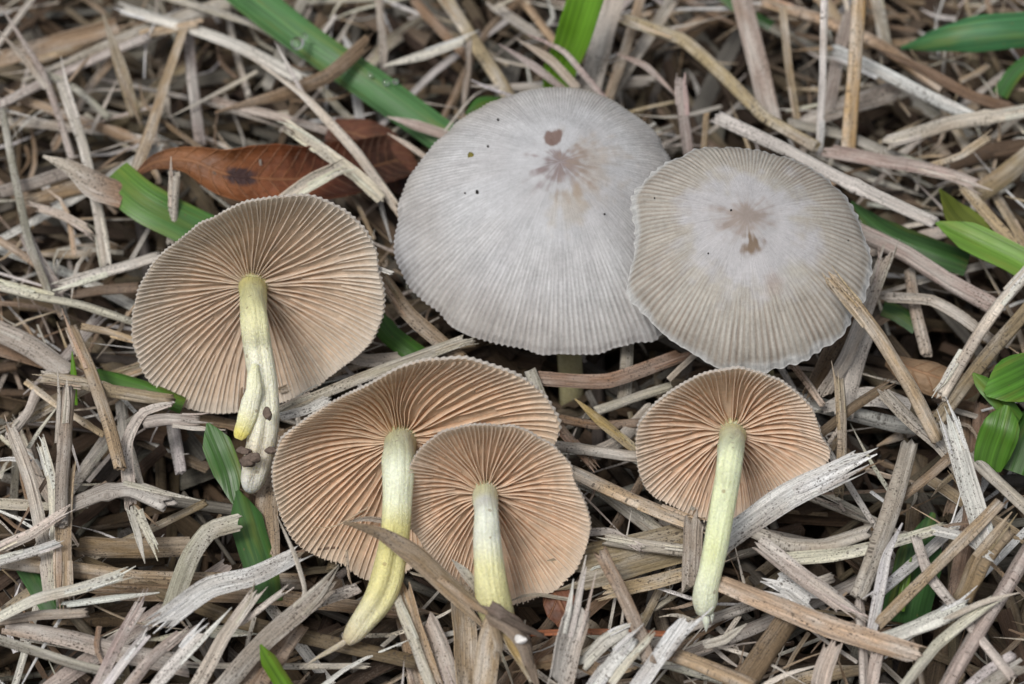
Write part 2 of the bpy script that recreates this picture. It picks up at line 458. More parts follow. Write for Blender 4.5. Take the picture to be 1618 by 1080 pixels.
# ------------------------------------------------------------------ setting: soil and the deep thatch
def terrain():
    g = Geo()
    n = 181
    x = np.sign(np.linspace(-1, 1, n)) * np.abs(np.linspace(-1, 1, n)) ** 2.2 * 80
    X, Y = np.meshgrid(x, x + 2, indexing='ij')
    Z = -1.7 + 0.5 * vnoise(X * 0.8 + 20, Y * 0.8 + 20) + 0.2 * vnoise(X * 2.3, Y * 2.3)
    g.grid(np.stack([X, Y, Z], -1))
    tag(build('ground', g, M_SOIL, origin=(0, 0, 0)), kind='structure')
terrain()

HOLES = [(*at(x, y, .6)[:2], r) for x, y, r in [(320, 800, .75), (260, 770, .5), (350, 690, .45), (500, 945, .4), (1500, 560, .7), (1440, 490, .45), (1290, 870, .45), (1360, 700, .45), (1180, 900, .4), (1440, 930, .6), (850, 610, .8), (720, 600, .7),
        (960, 640, .6), (1000, 770, .45), (640, 300, .5), (300, 310, .6), (560, 1000, .45), (900, 990, .4), (40, 620, .5), (130, 900, .4), (700, 250, .5), (1090, 150, .5), (1180, 150, .4), (1250, 110, .5), (640, 130, .5), (60, 290, .4), (1200, 985, .35), (1590, 960, .4), (430, 920, .4), (150, 40, .5), (440, 250, .6)]]
def hollow_at(x, y):
    return max([0.0] + [1 - math.hypot((x - a) / r, (y - b) / (r * 1.3)) for a, b, r in HOLES])
def deep_thatch():
    g = Geo()
    r = np.random.default_rng(3)
    for i in range(2900):
        near = i < 2000
        x, y = (r.uniform(-8.5, 8.5), r.uniform(-6.0, 9.5)) if near else (r.uniform(-22, 22), r.uniform(-16, 26))
        if not near and abs(x) < 8.5 and -6 < y < 9.5: continue
        z = -0.6 + 0.8 * r.random()
        z -= 0.75 * min(1, 2.2 * hollow_at(x, y))
        a = r.uniform(0, np.pi)
        L = r.uniform(1.2, 4.6)
        d = np.array([np.cos(a), np.sin(a), r.normal(0, 0.13)]) * L / 2
        c = np.array([x, y, z])
        bow = np.array([-np.sin(a), np.cos(a), r.normal(0, .6)]) * L * r.normal(0, 0.03)
        key = r.choice(['brown', 'tan', 'tan', 'pale', 'dark', 'brown', 'dark', 'grey'])
        tint = jitter(TINT[key], r, 0.3) * (0.26 if key in ('grey', 'pale') else 0.42)  # decayed browns, cut darker still to put the gaps' shade into the tint
        wd = r.uniform(0.06, 0.28)
        pts = [c - d, c + bow, c + d]
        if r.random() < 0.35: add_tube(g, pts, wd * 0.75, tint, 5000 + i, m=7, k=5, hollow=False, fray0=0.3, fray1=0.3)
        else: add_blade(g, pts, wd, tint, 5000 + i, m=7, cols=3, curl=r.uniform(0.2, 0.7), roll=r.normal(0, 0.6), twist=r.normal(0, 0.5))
    for i in range(1100):                           # thin shreds and fibres
        x, y = r.uniform(-8, 8), r.uniform(-5.5, 8.5)
        if hollow_at(x, y) > 0: continue
        a, L = r.uniform(0, np.pi * 2), r.uniform(.4, 1.8)
        c = np.array([x, y, r.uniform(.1, 1.15)])
        d = np.array([np.cos(a), np.sin(a), r.normal(.1, .25)]) * L / 2
        add_blade(g, [c - d, c + r.normal(0, .08, 3) * L, c + d], r.uniform(.02, .075), jitter(TINT[r.choice(['pale', 'tan', 'grey', 'white', 'brown'])], r, .3), 9000 + i, m=7, cols=3, curl=.4, taper1=.6, thick=.008)
    o = build('thatch', g, M_STRAW, origin=(0, 0, 0))
    tag(o, 'deep matted layer of decaying grass litter under the loose straws', 'grass litter', kind='stuff')
deep_thatch()

# ------------------------------------------------------------------ mushrooms
def vadd(px, py, h): return at(px, py, h)

def close_outline(o, m=240):
    o = np.asarray(o, float)
    q = np.vstack([o[-3:], o, o[:4]])
    return spline(np.hstack([q, np.zeros((len(q), 1))]), m * 2)[:, :2]

class Cap:
    """a cap on the plane through C with normal n (towards the lens side). sgn +1: the skin faces the lens; -1: the gills do."""
    def __init__(s, outline, centre, h, theta, apex, depth, sgn, lean=0.0, shift=0.0):
        s.C = at(*centre, h)
        side = VV * (1 if sgn > 0 else -1) * math.cos(lean) + VU * math.sin(lean)
        s.n = unit(VW * math.cos(theta) + side * math.sin(theta))
        s.C = s.C + VW * shift
        s.sgn, s.D = sgn, depth
        s.e1 = unit(VU - s.n * np.dot(VU, s.n))
        s.e2 = np.cross(s.n, s.e1)
        s.Q = onplane(*apex, s.C + s.n * depth * sgn, s.n)
        s.P0 = s.Q - s.n * depth * sgn
        o = close_outline(outline)
        pl = np.array([onplane(x, y, s.C, s.n) - s.P0 for x, y in o])
        x, y = pl @ s.e1, pl @ s.e2
        ph, r = np.arctan2(y, x), np.hypot(x, y)
        i = np.argsort(ph)
        ph, r = ph[i], r[i]
        s.ph = np.concatenate([ph - 2 * np.pi, ph, ph + 2 * np.pi]); s.rr = np.concatenate([r, r, r])
        s.R = float(np.mean(r))
    def rad(s, ph): return np.interp((ph + np.pi) % (2 * np.pi) - np.pi, s.ph, s.rr)
    def pt(s, ph, t, z, rs=1.0):
        """angle, fraction of the radius, height along the normal"""
        r = s.rad(ph) * t * rs
        return s.P0 + s.e1 * (r * np.cos(ph))[..., None] + s.e2 * (r * np.sin(ph))[..., None] + s.n * np.asarray(z)[..., None]

def gilled_cap(root, cp, N, seed, hue=(1, 1, 1), rimw=0.68, gdepth=0.085, wav=1.0):
    r = np.random.default_rng(seed)
    K, nt = N * 6, 40
    ph = np.linspace(-np.pi, np.pi, K, endpoint=False)
    t = np.linspace(0.0, 1.0, nt)
    PHI, TT = np.meshgrid(ph, t, indexing='ij')
    wave = 0.05 * (vnoise(PHI * 12 / (2 * np.pi) + 6, PHI * 0 + seed, 12) - 0.5) * wav
    prof = lambda tt: cp.D * (1 - tt ** 2.3)
    scal = 1 + 0.006 * np.cos(PHI * N) * sstep(0.9, 1, TT) + 0.030 * (vnoise(PHI * 40 / (2 * np.pi) + 20, PHI * 0 + seed, 40) - .5) * sstep(.85, 1, TT)
    lift = lambda P_, T_: wave * 0
    g = Geo()
    under = cp.pt(PHI, TT, -prof(TT) + wave * sstep(.5, 1, TT) * 1.4, scal)
    flesh = 0.035 + 0.20 * (1 - TT ** 1.5)
    tanc, rimc = np.array([0.80, 0.645, 0.50]) * hue, np.array([0.80, 0.73, 0.64]) * hue
    mixv = (sstep(0.86, 1.0, TT) * 0.85)[..., None]
    tint = tanc * (1 - mixv) + rimc * mixv
    sv = np.stack([np.cos(PHI), np.sin(PHI), TT], -1)
    g.grid(under, tint=tint.reshape(-1, 3), sv=sv, loop_u=True)
    top = cp.pt(PHI, TT, -prof(TT) - flesh + wave * sstep(.5, 1, TT) * 1.4, scal * (1 + 0.012 * sstep(.7, 1, TT)))
    ttop = np.broadcast_to(np.array([0.52, 0.50, 0.48]), (K * nt, 3))
    g.grid(top, tint=ttop, sv=sv, loop_u=True, flip=True)
    # rim strip joining the two skins
    rim = np.stack([under[:, -1], top[:, -1]], 1)
    g.grid(rim, tint=(0.66, 0.62, 0.57), sv=sv[:, -2:], loop_u=True)
    cap = build('cap', g, M_GILL, root, origin=cp.P0)
    cap['label'] = 'thin cap seen from its underside, pale scalloped margin'
    # the gills, each one a thin sheet hanging from the cap
    kinds = [0.07, 0.66, 0.34, 0.70, 0.10, 0.62]
    ns = 22
    for i in range(N):
        t0 = kinds[i % 6] + r.normal(0, 0.03) * (1 if i % 6 not in (0, 4) else 0.2)
        p0 = (i + 0.5 + r.normal(0, 0.06)) / N * 2 * np.pi - np.pi
        tt = np.linspace(max(t0, 0.06), 1.0, ns)
        amp = (0.085 * (vnoise(p0 * 10 / (2 * np.pi) + 5, seed, 10) - 0.5) + r.normal(0, 0.003)) * wav
        phi = p0 + amp * np.sin(tt * 4.5 + vnoise(p0 * 5 / 6.2832 + 3, seed + 9, 5) * 5) / np.maximum(tt, 0.3) * (1 - tt) ** 0.3
        w0 = 0.05 * (vnoise(phi * 12 / (2 * np.pi) + 6, phi * 0 + seed, 12) - 0.5) * wav * sstep(.5, 1, tt) * 1.4
        full = i % 6 in (0, 4)
        gd = gdepth * (0.9 + 0.2 * r.random()) * (1 - tt) ** 0.62 * sstep(t0 - 0.08, t0 + (0.14 if full else 0.20), tt) * (1 if full else (0.86 if i % 6 == 2 else 0.7)) + 0.028
        zb = -prof(tt) + w0 - 0.02
        ze = -prof(tt) + w0 + gd
        thb, the = 0.017 * (0.35 + 0.65 * tt), 0.0115 * (0.6 + 0.4 * tt)
        ze = ze + 0.006 * (r.random(ns) - 0.5)
        lean_ = r.normal(0, 0.007)
        lv = [(zb, thb, 0.0), (zb * 0.45 + ze * 0.55, (thb + the) / 2, 0.55), (ze - 0.012, the * 1.1, 0.93), (ze, the * 0.6, 1.0)]
        rows, tn = [], []
        rl = np.maximum(cp.rad(phi) * tt, 0.05)
        end = 1 - 0.012 * np.array([0, 0, 0, 1])
        for sd_ in (1, -1):
            for (zz, th, f) in (lv if sd_ > 0 else lv[::-1]):
                rows.append(cp.pt(phi + (sd_ * th / 2 + lean_ * f) / rl, tt * (1.0 - 0.004 * f), zz, 1.004))
                e = sstep(0.60, 1.0, f) * (0.70 + 0.20 * tt)
                base = np.array([0.80, 0.645, 0.50]) * hue
                edge = np.array([0.89, 0.81, 0.71]) * hue
                wht = np.array([0.84, 0.79, 0.72]) * hue
                c = base[None] * (1 - e)[:, None] + edge[None] * e[:, None]
                ew = sstep(rimw, 1.0, tt)[:, None] * 0.75
                tn.append(c * (1 - ew) + wht * ew)
        gg = Geo()
        gg.grid(np.stack(rows, 1), tint=np.stack(tn, 1).reshape(-1, 3), loop_v=True)
        build('gill', gg, M_GILL, cap, origin=cp.pt(np.array(p0), np.array(0.5), np.array(0.0)))
    return cap

def tube_surface(pts, m, k, bulge=None, seed=0, flat=1.0, lump=0.05):
    P = spline(pts, m)
    T, S, N = frames(P[:, :3], VW)
    a = np.arange(k) / k * 2 * np.pi
    s = np.linspace(0, 1, m)
    n = 1 + lump * (vnoise(a[None] * 6 / (2 * np.pi) + s[:, None] * 0 + 6, s[:, None] * 6 + seed + a[None] * 0, 6) - 0.5) * 2
    w = P[:, 3:4] * n
    Q = P[:, None, :3] + S[:, None] * (np.cos(a)[None] * w)[..., None] + N[:, None] * (np.sin(a)[None] * w * flat)[..., None]
    L = np.sum(np.linalg.norm(np.diff(P[:, :3], axis=0), axis=1))
    sv = np.stack([np.repeat((s * L)[:, None], k, 1), np.repeat(np.cos(a)[None] * P[:, 3:4], 1, 0) + np.sin(a)[None] * 0.1, np.full((m, k), seed * .37)], -1)
    return Q, sv, s

def add_stem(root, cp, path, cols, seed, name='stem', flare=0.5, start=True, furrow=None, lump=0.06):
    """path: (px, py, width px, height cm); the first point sits in the gills' centre"""
    pts = []
    if start:
        q = cp.Q
        w0 = path[0][2] * PX / 2
        pts.append([*(q - cp.n * 0.10), w0 * (1.15 + flare * .4)])
        pts.append([*(q + cp.n * 0.02), w0 * (1.06 + flare * .3)])
        pts.append([*(q + cp.n * 0.14), w0 * (1.02 + flare * 0.2)])
    for (x, y, w, h) in path: pts.append([*at(x, y, h), w * PX / 2])
    m, k = 70, 28
    Q, sv, s = tube_surface(pts, m, k, seed=seed, lump=lump)
    if furrow:                                    # (angle, depth, from, to): a split running down the stem
        aa = np.arange(k) / k * 2 * np.pi
        cen = Q.mean(1, keepdims=True)
        dd = (aa[None] - furrow[0] - 0.5 * (vnoise(s * 4 + seed, s * 0 + 2) - .5)[:, None] + np.pi) % (2 * np.pi) - np.pi
        f = furrow[1] * np.exp(-(dd / 0.26) ** 2) * (sstep(furrow[2], furrow[2] + .12, s) * sstep(furrow[3] + .1, furrow[3], s))[:, None]
        Q = cen + (Q - cen) * (1 - f[..., None])
    cols = np.asarray(cols, float)
    c = np.stack([np.interp(s, cols[:, 0], cols[:, 1 + i]) for i in range(3)], 1)
    a = np.arange(k) / k * 2 * np.pi
    pat = vnoise(a[None] * 5 / 6.2832 + 5, s[:, None] * 9 + seed, 5) - 0.5
    cc = np.repeat(c[:, None], k, 1) * 0.98 * (1 + 0.22 * pat[..., None] * np.array([0.4, 0.5, 1.4]))
    g = Geo()
    g.grid(Q, tint=np.clip(cc, 0, .85).reshape(-1, 3), sv=sv, loop_v=True, flip=True)
    b = g.n - m * k
    ctr = Q[-1].mean(0) + (Q[-1].mean(0) - Q[-2].mean(0)) * 0.5
    g.add(ctr[None], tint=cc[-1, 0], sv=sv[-1, :1])
    tr = [[b + (m - 1) * k + j, b + (m - 1) * k + (j + 1) % k, g.n - 1] for j in range(k)]
    g.t.append(np.asarray(tr))
    return build(name, g, M_STEM, root, origin=pts[-1][:3])

def skinned_cap(root, cp, NP, seed, kind):
    """a cap seen from above: pleated towards the margin, crenate edge rolled under; the tint holds patches, darker grooves and paler ridges"""
    K, nt = NP * 8, 96
    ph = np.linspace(-np.pi, np.pi, K, endpoint=False)
    t = np.concatenate([np.linspace(0.0, 0.9, 70, endpoint=False), np.linspace(0.9, 1.0, nt - 70)])
    PHI, TT = np.meshgrid(ph, t, indexing='ij')
    cx = PHI * 16 / (2 * np.pi)
    lobes = 0.030 * (vnoise(PHI * 9 / (2 * np.pi) + 4.5, PHI * 0 + seed, 9) - 0.5) + 0.018 * (vnoise(cx + 8, PHI * 0 + seed + 3, 16) - .5)
    irr = vnoise(PHI * 60 / (2 * np.pi) + 30, TT * 3 + seed, 60)
    amp = (0.0075 if kind == 'F' else 0.0065) * sstep(0.48 if kind == 'F' else 0.46, 0.92, TT) * (0.35 + 1.3 * irr) * (1 - 0.45 * sstep(0.9, 1, TT))
    rip = amp * np.cos(PHI * NP + 2.2 * vnoise(PHI * 24 / (2 * np.pi) + 12, PHI * 0 + seed, 24) + 1.2 * (vnoise(PHI * 14 / 6.28318 + 7, TT * 4, 14) - .5))
    dome = cp.D * ((1 - TT ** 2.1) * 0.96 + 0.04 * np.exp(-(TT / 0.16) ** 2))
    z = dome + rip + (vnoise(cx + 8, TT * 3.1 + seed, 16) - .5) * 0.05 * sstep(0.1, 0.5, TT) + lobes * 1.6 * sstep(0.5, 1, TT)
    z = z - 0.03 * sstep(0.965, 1.0, TT) - (0.07 if kind == 'F' else 0.03) * sstep(0.84, 1.0, TT) ** 2
    crn = 1 + (0.0045 if kind == 'E' else 0.009) * np.cos(PHI * NP * (0.5 if kind == 'F' else 1) + 3 * vnoise(PHI * 30 / 6.28318 + 15, PHI * 0 + 3, 30)) * sstep(0.95, 1, TT) * irr * 1.3 \
        + 0.022 * (vnoise(PHI * 60 / 6.28318 + 30, PHI * 0 + seed + 5, 60) - .5) * sstep(0.9, 1, TT)
    P = cp.pt(PHI, TT, z, crn)
    LX0, LY0 = cp.rad(PHI) * TT * np.cos(PHI), cp.rad(PHI) * TT * np.sin(PHI)
    n1 = 0.5 * vnoise(LX0 * 9 + 30, LY0 * 9 + 30) + 0.3 * vnoise(LX0 * 19 + 30, LY0 * 19 + 33) + 0.2 * vnoise(PHI * 40 / (2 * np.pi) + 20, TT * 7 + seed, 40)
    nf = vnoise(PHI * 60 / (2 * np.pi) + 30, TT * 5 + seed + 7, 60)
    n1 = n1 * .75 + .25 * nf
    n2 = vnoise(PHI * 14 / (2 * np.pi) + 7, TT * 4 + seed + 11, 14)
    n3 = vnoise(PHI * 60 / (2 * np.pi) + 30, TT * 2.2 + seed + 2, 60)
    # in-plane coordinates of every point, in cm from the umbo
    rr = cp.rad(PHI) * TT
    LX, LY = rr * np.cos(PHI), rr * np.sin(PHI)
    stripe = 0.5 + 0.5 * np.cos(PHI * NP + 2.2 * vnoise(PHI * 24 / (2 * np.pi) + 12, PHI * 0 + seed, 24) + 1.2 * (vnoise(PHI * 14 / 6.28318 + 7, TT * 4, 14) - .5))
    def lay(c, col, f): 
        f = np.clip(f, 0, 1)[..., None]
        return c * (1 - f) + np.asarray(col) * f
    if kind == 'E':
        c = np.broadcast_to(np.array([0.485, 0.49, 0.51]), P.shape).copy()
        c = lay(c, (0.40, 0.385, 0.39), sstep(.35, .75, vnoise(LX0 * 2.3 + 30, LY0 * 2.3 + 30)) * .35)
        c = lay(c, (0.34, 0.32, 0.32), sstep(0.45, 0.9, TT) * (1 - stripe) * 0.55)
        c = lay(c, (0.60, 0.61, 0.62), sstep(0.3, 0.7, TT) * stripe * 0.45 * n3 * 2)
        c = lay(c, (0.40, 0.35, 0.29), sstep(0.55, 0.95, TT) * n2 * 0.42)
        c = lay(c, (0.43, 0.37, 0.25), sstep(0.90, 1.0, TT) * 0.35 * sstep(0.2, 1.2, PHI) * sstep(3.0, 2.0, PHI))
        d = np.hypot(LX - 0.05, (LY + 0.05) * 1.15)
        c = lay(c, (0.22, 0.165, 0.165), sstep(0.44, 0.05, d + 0.9 * (n1 - .5)) * 0.85)
        d = np.hypot(LX - 0.42, LY * 0.8 + 0.02)
        c = lay(c, (0.37, 0.29, 0.21), sstep(0.52, 0.05, d + 0.9 * (n1 - .5)) * 0.45)
        d = np.hypot((LX - .10) * 1.4, LY + 0.62)
        c = lay(c, (0.38, 0.32, 0.24), sstep(0.42, 0.05, d + 0.8 * (n1 - .5)) * 0.4)
        d = np.hypot(LX + 0.10, LY - 0.36) 
        c = lay(c, (0.17, 0.105, 0.085), sstep(0.15, 0.10, d + 0.16 * (n1 - .5)) * 0.9)
    else:
        c = np.broadcast_to(np.array([0.355, 0.32, 0.275]), P.shape).copy()
        c = lay(c, (0.44, 0.43, 0.395), n2 * 0.7)
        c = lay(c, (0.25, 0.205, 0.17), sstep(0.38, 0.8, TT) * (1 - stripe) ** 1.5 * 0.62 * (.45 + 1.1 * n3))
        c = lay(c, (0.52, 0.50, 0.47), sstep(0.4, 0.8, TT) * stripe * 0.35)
        d = TT + 0.5 * (n1 - .5) + 0.30 * (n2 - .5)
        c = lay(c, (0.45, 0.445, 0.465), sstep(0.70, 0.36, d) * 0.9)
        c = lay(c, (0.68, 0.71, 0.73), sstep(0.94, 0.99, TT + .05 * (irr - .5)) * 0.55)
        dd = np.hypot(LX * 0.9 + 0.02, LY * 1.2 + 0.02)
        c = lay(c, (0.28, 0.225, 0.19), sstep(0.44, 0.05, dd + 0.6 * (n1 - .5)) * 0.8)
        dd = np.hypot(LX - 0.06, (LY + 0.34) * 0.9)
        c = lay(c, (0.17, 0.115, 0.07), sstep(0.14, 0.05, dd + 0.28 * (n1 - .5)) * 0.9)
        dd = np.hypot((LX - 0.30) * 1.3, LY + 0.85)
        c = lay(c, (0.36, 0.28, 0.23), sstep(0.20, 0.05, dd + .25 * (n1 - .5)) * 0.45)
    sv = np.stack([np.cos(PHI), np.sin(PHI), TT], -1)
    g = Geo()
    g.grid(P, tint=np.clip(c, 0, .75).reshape(-1, 3), sv=sv, loop_u=True)
    cap = build('cap', g, M_CAP, root, origin=cp.P0)
    # the underside, with its gills, follows at a thin distance
    g = Geo()
    t2 = np.linspace(0.05, 0.965, 16)
    K2 = NP * 4
    PH2, T2 = np.meshgrid(np.linspace(-np.pi, np.pi, K2, endpoint=False), t2, indexing='ij')
    lob2 = 0.030 * (vnoise(PH2 * 9 / (2 * np.pi) + 4.5, PH2 * 0 + seed, 9) - 0.5) + 0.018 * (vnoise(PH2 * 16 / 6.28318530718 + 8, PH2 * 0 + seed + 3, 16) - .5)
    z2 = cp.D * (1 - T2 ** 2.1) * 0.96 - 0.06 - 0.16 * (1 - T2) + 0.05 * (1 - T2) * np.cos(PH2 * NP) + lob2 * 1.6 * sstep(.5, 1, T2) - (0.10 if kind == 'F' else 0.05) * sstep(0.80, 1.0, T2)
    g.grid(cp.pt(PH2, T2, z2), tint=(0.42, 0.28, 0.18), loop_u=True, flip=True)
    build('gill_layer', g, M_GILL, cap, origin=cp.P0)
    return cap

OUT_A = [(478,308),(422,313),(376,325),(325,351),(279,383),(246,416),(221,457),(210,499),(214,545),(228,587),(255,619),(293,640),(339,650),(385,648),(436,638),(478,622),(524,592),(570,557),(598,513),(605,471),(597,425),(593,393),(570,360),(543,335),(510,316)]
OUT_B = [(704,566),(660,570),(615,590),(571,617),(522,639),(482,661),(455,683),(440,706),(432,741),(435,781),(447,817),(469,857),(504,881),(544,897),(571,912),(594,914),(633,906),(669,879),(731,839),(802,772),(865,719),(881,688),(873,652),(851,621),(820,599),(776,579),(740,568)]
OUT_C = [(762,672),(722,677),(687,692),(660,714),(645,745),(638,785),(645,825),(669,861),(700,906),(740,941),(778,956),(816,955),(847,943),(891,921),(918,883),(931,843),(927,803),(909,763),(896,728),(865,701),(829,683),(798,674)]
OUT_D = [(1159,582),(1117,589),(1080,608),(1047,633),(1020,660),(1005,697),(1011,747),(1030,781),(1059,797),(1092,812),(1117,822),(1163,816),(1213,792),(1263,762),(1303,738),(1311,714),(1297,689),(1288,656),(1272,635),(1247,614),(1213,595),(1188,585)]
OUT_E = [(877,137),(918,139),(964,155),(1006,180),(1035,205),(1056,241),(1066,287),(1072,370),(1066,453),(1043,526),(1002,543),(968,551),(922,558),(868,558),(818,549),(768,537),(722,516),(681,482),(647,449),(631,420),(623,387),(626,349),(633,307),(643,282),(672,237),(702,207),(743,174),(785,155),(827,141)]
OUT_F = [(1103,226),(1149,226),(1198,231),(1247,243),(1290,263),(1328,294),(1353,326),(1371,372),(1378,414),(1369,463),(1353,492),(1332,527),(1297,551),(1261,570),(1226,580),(1191,581),(1149,578),(1121,567),(1092,550),(1057,530),(1026,502),(998,472),(992,449),(998,421),(1004,386),(1003,351),(998,312),(1008,291),(1033,266),(1057,249),(1085,236)]

CAP_A = Cap(OUT_A, (405, 480), 2.1, R(26), (400, 450), 0.62, -1)
CAP_B = Cap(OUT_B, (655, 745), 1.75, R(33), (632, 692), 0.62, -1)
CAP_C = Cap(OUT_C, (786, 812), 1.95, R(22), (767, 777), 0.44, -1)
CAP_D = Cap(OUT_D, (1160, 700), 1.9, R(33), (1156, 678), 0.46, -1)
CAP_E = Cap(OUT_E, (845, 350), 2.0, R(22), (885, 255), 0.80, 1)
CAP_F = Cap(OUT_F, (1185, 404), 2.75, R(20), (1180, 340), 0.52, 1)

# split-stem mushroom
mA = thing('mushroom', at(398, 775, 1.0))
tag(mA, 'upturned mushroom with a split, peeling yellowish stem and pale rimmed gills', 'mushroom', 'mushrooms on the thatch')
gilled_cap(mA, CAP_A, 138, 21, hue=(1.0, 1.0, 1.0), rimw=0.45)
sA = add_stem(mA, CAP_A, [(401, 500, 41, 2.75), (407, 550, 42, 2.5), (415, 610, 44, 2.2), (417, 660, 44, 1.95), (412, 700, 44, 1.7), (404, 735, 42, 1.45), (398, 758, 36, 1.25), (397, 770, 24, 1.12)],
         [(0, .62, .58, .26), (.2, .70, .69, .36), (.45, .76, .74, .45), (.62, .80, .79, .62), (.78, .78, .76, .62), (.88, .68, .61, .48), (.93, .74, .71, .60), (1, .82, .82, .76)], 31, flare=0.35, furrow=(1.75, .34, .42, .9), lump=.10)
g = Geo()
pp = [[*at(403, 575, 2.50), .05], [*at(400, 612, 2.36), .095], [*at(394, 645, 2.18), .105], [*at(386, 670, 2.03), .10], [*at(379, 686, 1.93), .085], [*at(376, 693, 1.89), .05]]
Q, sv, s_ = tube_surface(pp, 34, 18, seed=4, flat=.45, lump=.16)
cc = np.stack([np.interp(s_, [0, .55, .8, .9, 1], v) for v in ([.74, .79, .76, .70, .66], [.73, .78, .72, .62, .56], [.48, .62, .38, .18, .16])], 1)
g.grid(Q, tint=np.repeat(cc[:, None] * .98, 18, 1).reshape(-1, 3), sv=sv, loop_v=True, flip=True)
o = build('peel_strip', g, M_STEM, sA); o['label'] = 'strip of stem skin peeling away, yellow at its tip'
def lump(name, c, r, m, parent, seed, squash=(1, 1, 1), tint=(1, 1, 1), rough=0.45):
    g = Geo()
    a, b = np.meshgrid(np.linspace(0, np.pi, 12), np.linspace(0, 2 * np.pi, 16, endpoint=False), indexing='ij')
    d = np.stack([np.sin(a) * np.cos(b), np.sin(a) * np.sin(b), np.cos(a)], -1)
    rr = r * (1 + rough * 2 * (vnoise(b * 6 / 6.2832 + 6, a * 2 + seed, 6) - .5) * np.sin(a))
    P = c + (d * rr[..., None]) @ np.stack([VU * squash[0], VV * squash[1], VW * squash[2]])
    g.grid(P, tint=tint, sv=d * .3, loop_v=True)
    return build(name, g, m, parent)
def on_stem(stem_path, px, py):
    return None
lump('speck', at(423, 654, 2.28), 0.055, M_DIRT, sA, 3, (.8, 1.3, .5))
for i, (x, y, h, r_) in enumerate([(392, 728, 1.74, .10), (402, 722, 1.80, .08), (386, 712, 1.8, .07), (428, 712, 1.85, .06)]):
    lump('soil_crumb', at(x, y, h), r_ * .75, M_DIRT, sA, 10 + i, (1.2, .8, .6), rough=.7)

# wide gilled mushroom
mB = thing('mushroom', at(555, 1010, 1.0))
tag(mB, 'widest upturned gilled mushroom with a bent stem yellow at its foot', 'mushroom', 'mushrooms on the thatch')
gilled_cap(mB, CAP_B, 138, 22, hue=(1.05, 0.99, 0.92), wav=1.8)
sB = add_stem(mB, CAP_B, [(629, 735, 47, 2.35), (627, 785, 44, 2.2), (624, 835, 42, 2.0), (618, 875, 43, 1.82), (609, 915, 47, 1.66), (595, 948, 44, 1.5), (574, 980, 36, 1.34), (560, 1000, 30, 1.24), (549, 1013, 18, 1.15)],
         [(0, .56, .55, .30), (.12, .66, .69, .46), (.3, .74, .78, .60), (.52, .76, .78, .56), (.60, .68, .63, .27), (.8, .69, .64, .32), (.92, .70, .66, .44), (1, .52, .44, .30)], 32, flare=0.3, furrow=(1.9, .36, .58, .9), lump=.11)
g = Geo()
add_blade(g, [at(598, 912, 1.72), at(590, 932, 1.66), at(578, 942, 1.62)], 0.16, (.66, .60, .24), 77, m=12, curl=.5, taper1=.5, thick=.03)
build('torn_flap', g, M_STEM, sB)['label'] = 'torn yellow flap on the lower stem'
g = Geo()
add_tube(g, [at(556, 1006, 1.2), at(535, 1020, 1.18), at(500, 1040, 1.15), at(476, 1056, 1.12)], .07, (.52, .45, .34), 78, m=16, k=8, hollow=False, taper1=.6)
build('root_thread', g, M_STEM, sB)

# round gilled mushroom
mC = thing('mushroom', at(780, 965, 1.1))
tag(mC, 'small round gilled mushroom overlapping the widest one, dark debris on its foot', 'mushroom', 'mushrooms on the thatch')
gilled_cap(mC, CAP_C, 120, 23, hue=(1.04, .99, .94), gdepth=0.085)
add_stem(mC, CAP_C, [(768, 815, 35, 2.35), (769, 855, 40, 2.2), (772, 895, 44, 2.02), (777, 930, 48, 1.85), (784, 965, 50, 1.62), (792, 990, 42, 1.4)],
         [(0, .58, .60, .38), (.15, .70, .74, .54), (.35, .76, .79, .68), (.55, .76, .78, .66), (.68, .72, .70, .40), (.85, .69, .65, .33), (1, .46, .38, .2)], 33, flare=0.25)

# pale green stemmed mushroom
mD = thing('mushroom', at(1113, 985, 1.0))
tag(mD, 'gilled mushroom with a long pale greenish stem ending in root threads', 'mushroom', 'mushrooms on the thatch')
gilled_cap(mD, CAP_D, 112, 24, hue=(1.05, 1.0, .96), gdepth=0.09)
sD = add_stem(mD, CAP_D, [(1153, 720, 38, 2.55), (1147, 770, 37, 2.35), (1139, 820, 36, 2.12), (1130, 865, 36, 1.9), (1121, 905, 34, 1.7), (1115, 930, 36, 1.55), (1113, 950, 36, 1.42), (1112, 968, 24, 1.3)],
         [(0, .60, .60, .36), (.15, .72, .75, .50), (.5, .74, .79, .54), (.8, .70, .75, .46), (.9, .74, .78, .58), (1, .76, .79, .60)], 34, flare=0.3, furrow=(1.2, .14, .2, .85), lump=.07)
for i, (a, b) in enumerate([((1110, 962), (1116, 998)), ((1120, 960), (1125, 984))]):
    g = Geo()
    add_tube(g, [at(*a, 1.36), at((a[0] + b[0]) / 2 + 2, (a[1] + b[1]) / 2, 1.28), at(*b, 1.2)], .095 - .03 * i, (.72, .76, .62), 90 + i, m=14, k=8, hollow=False, taper1=.5)
    build('root_thread', g, M_STEM, sD)

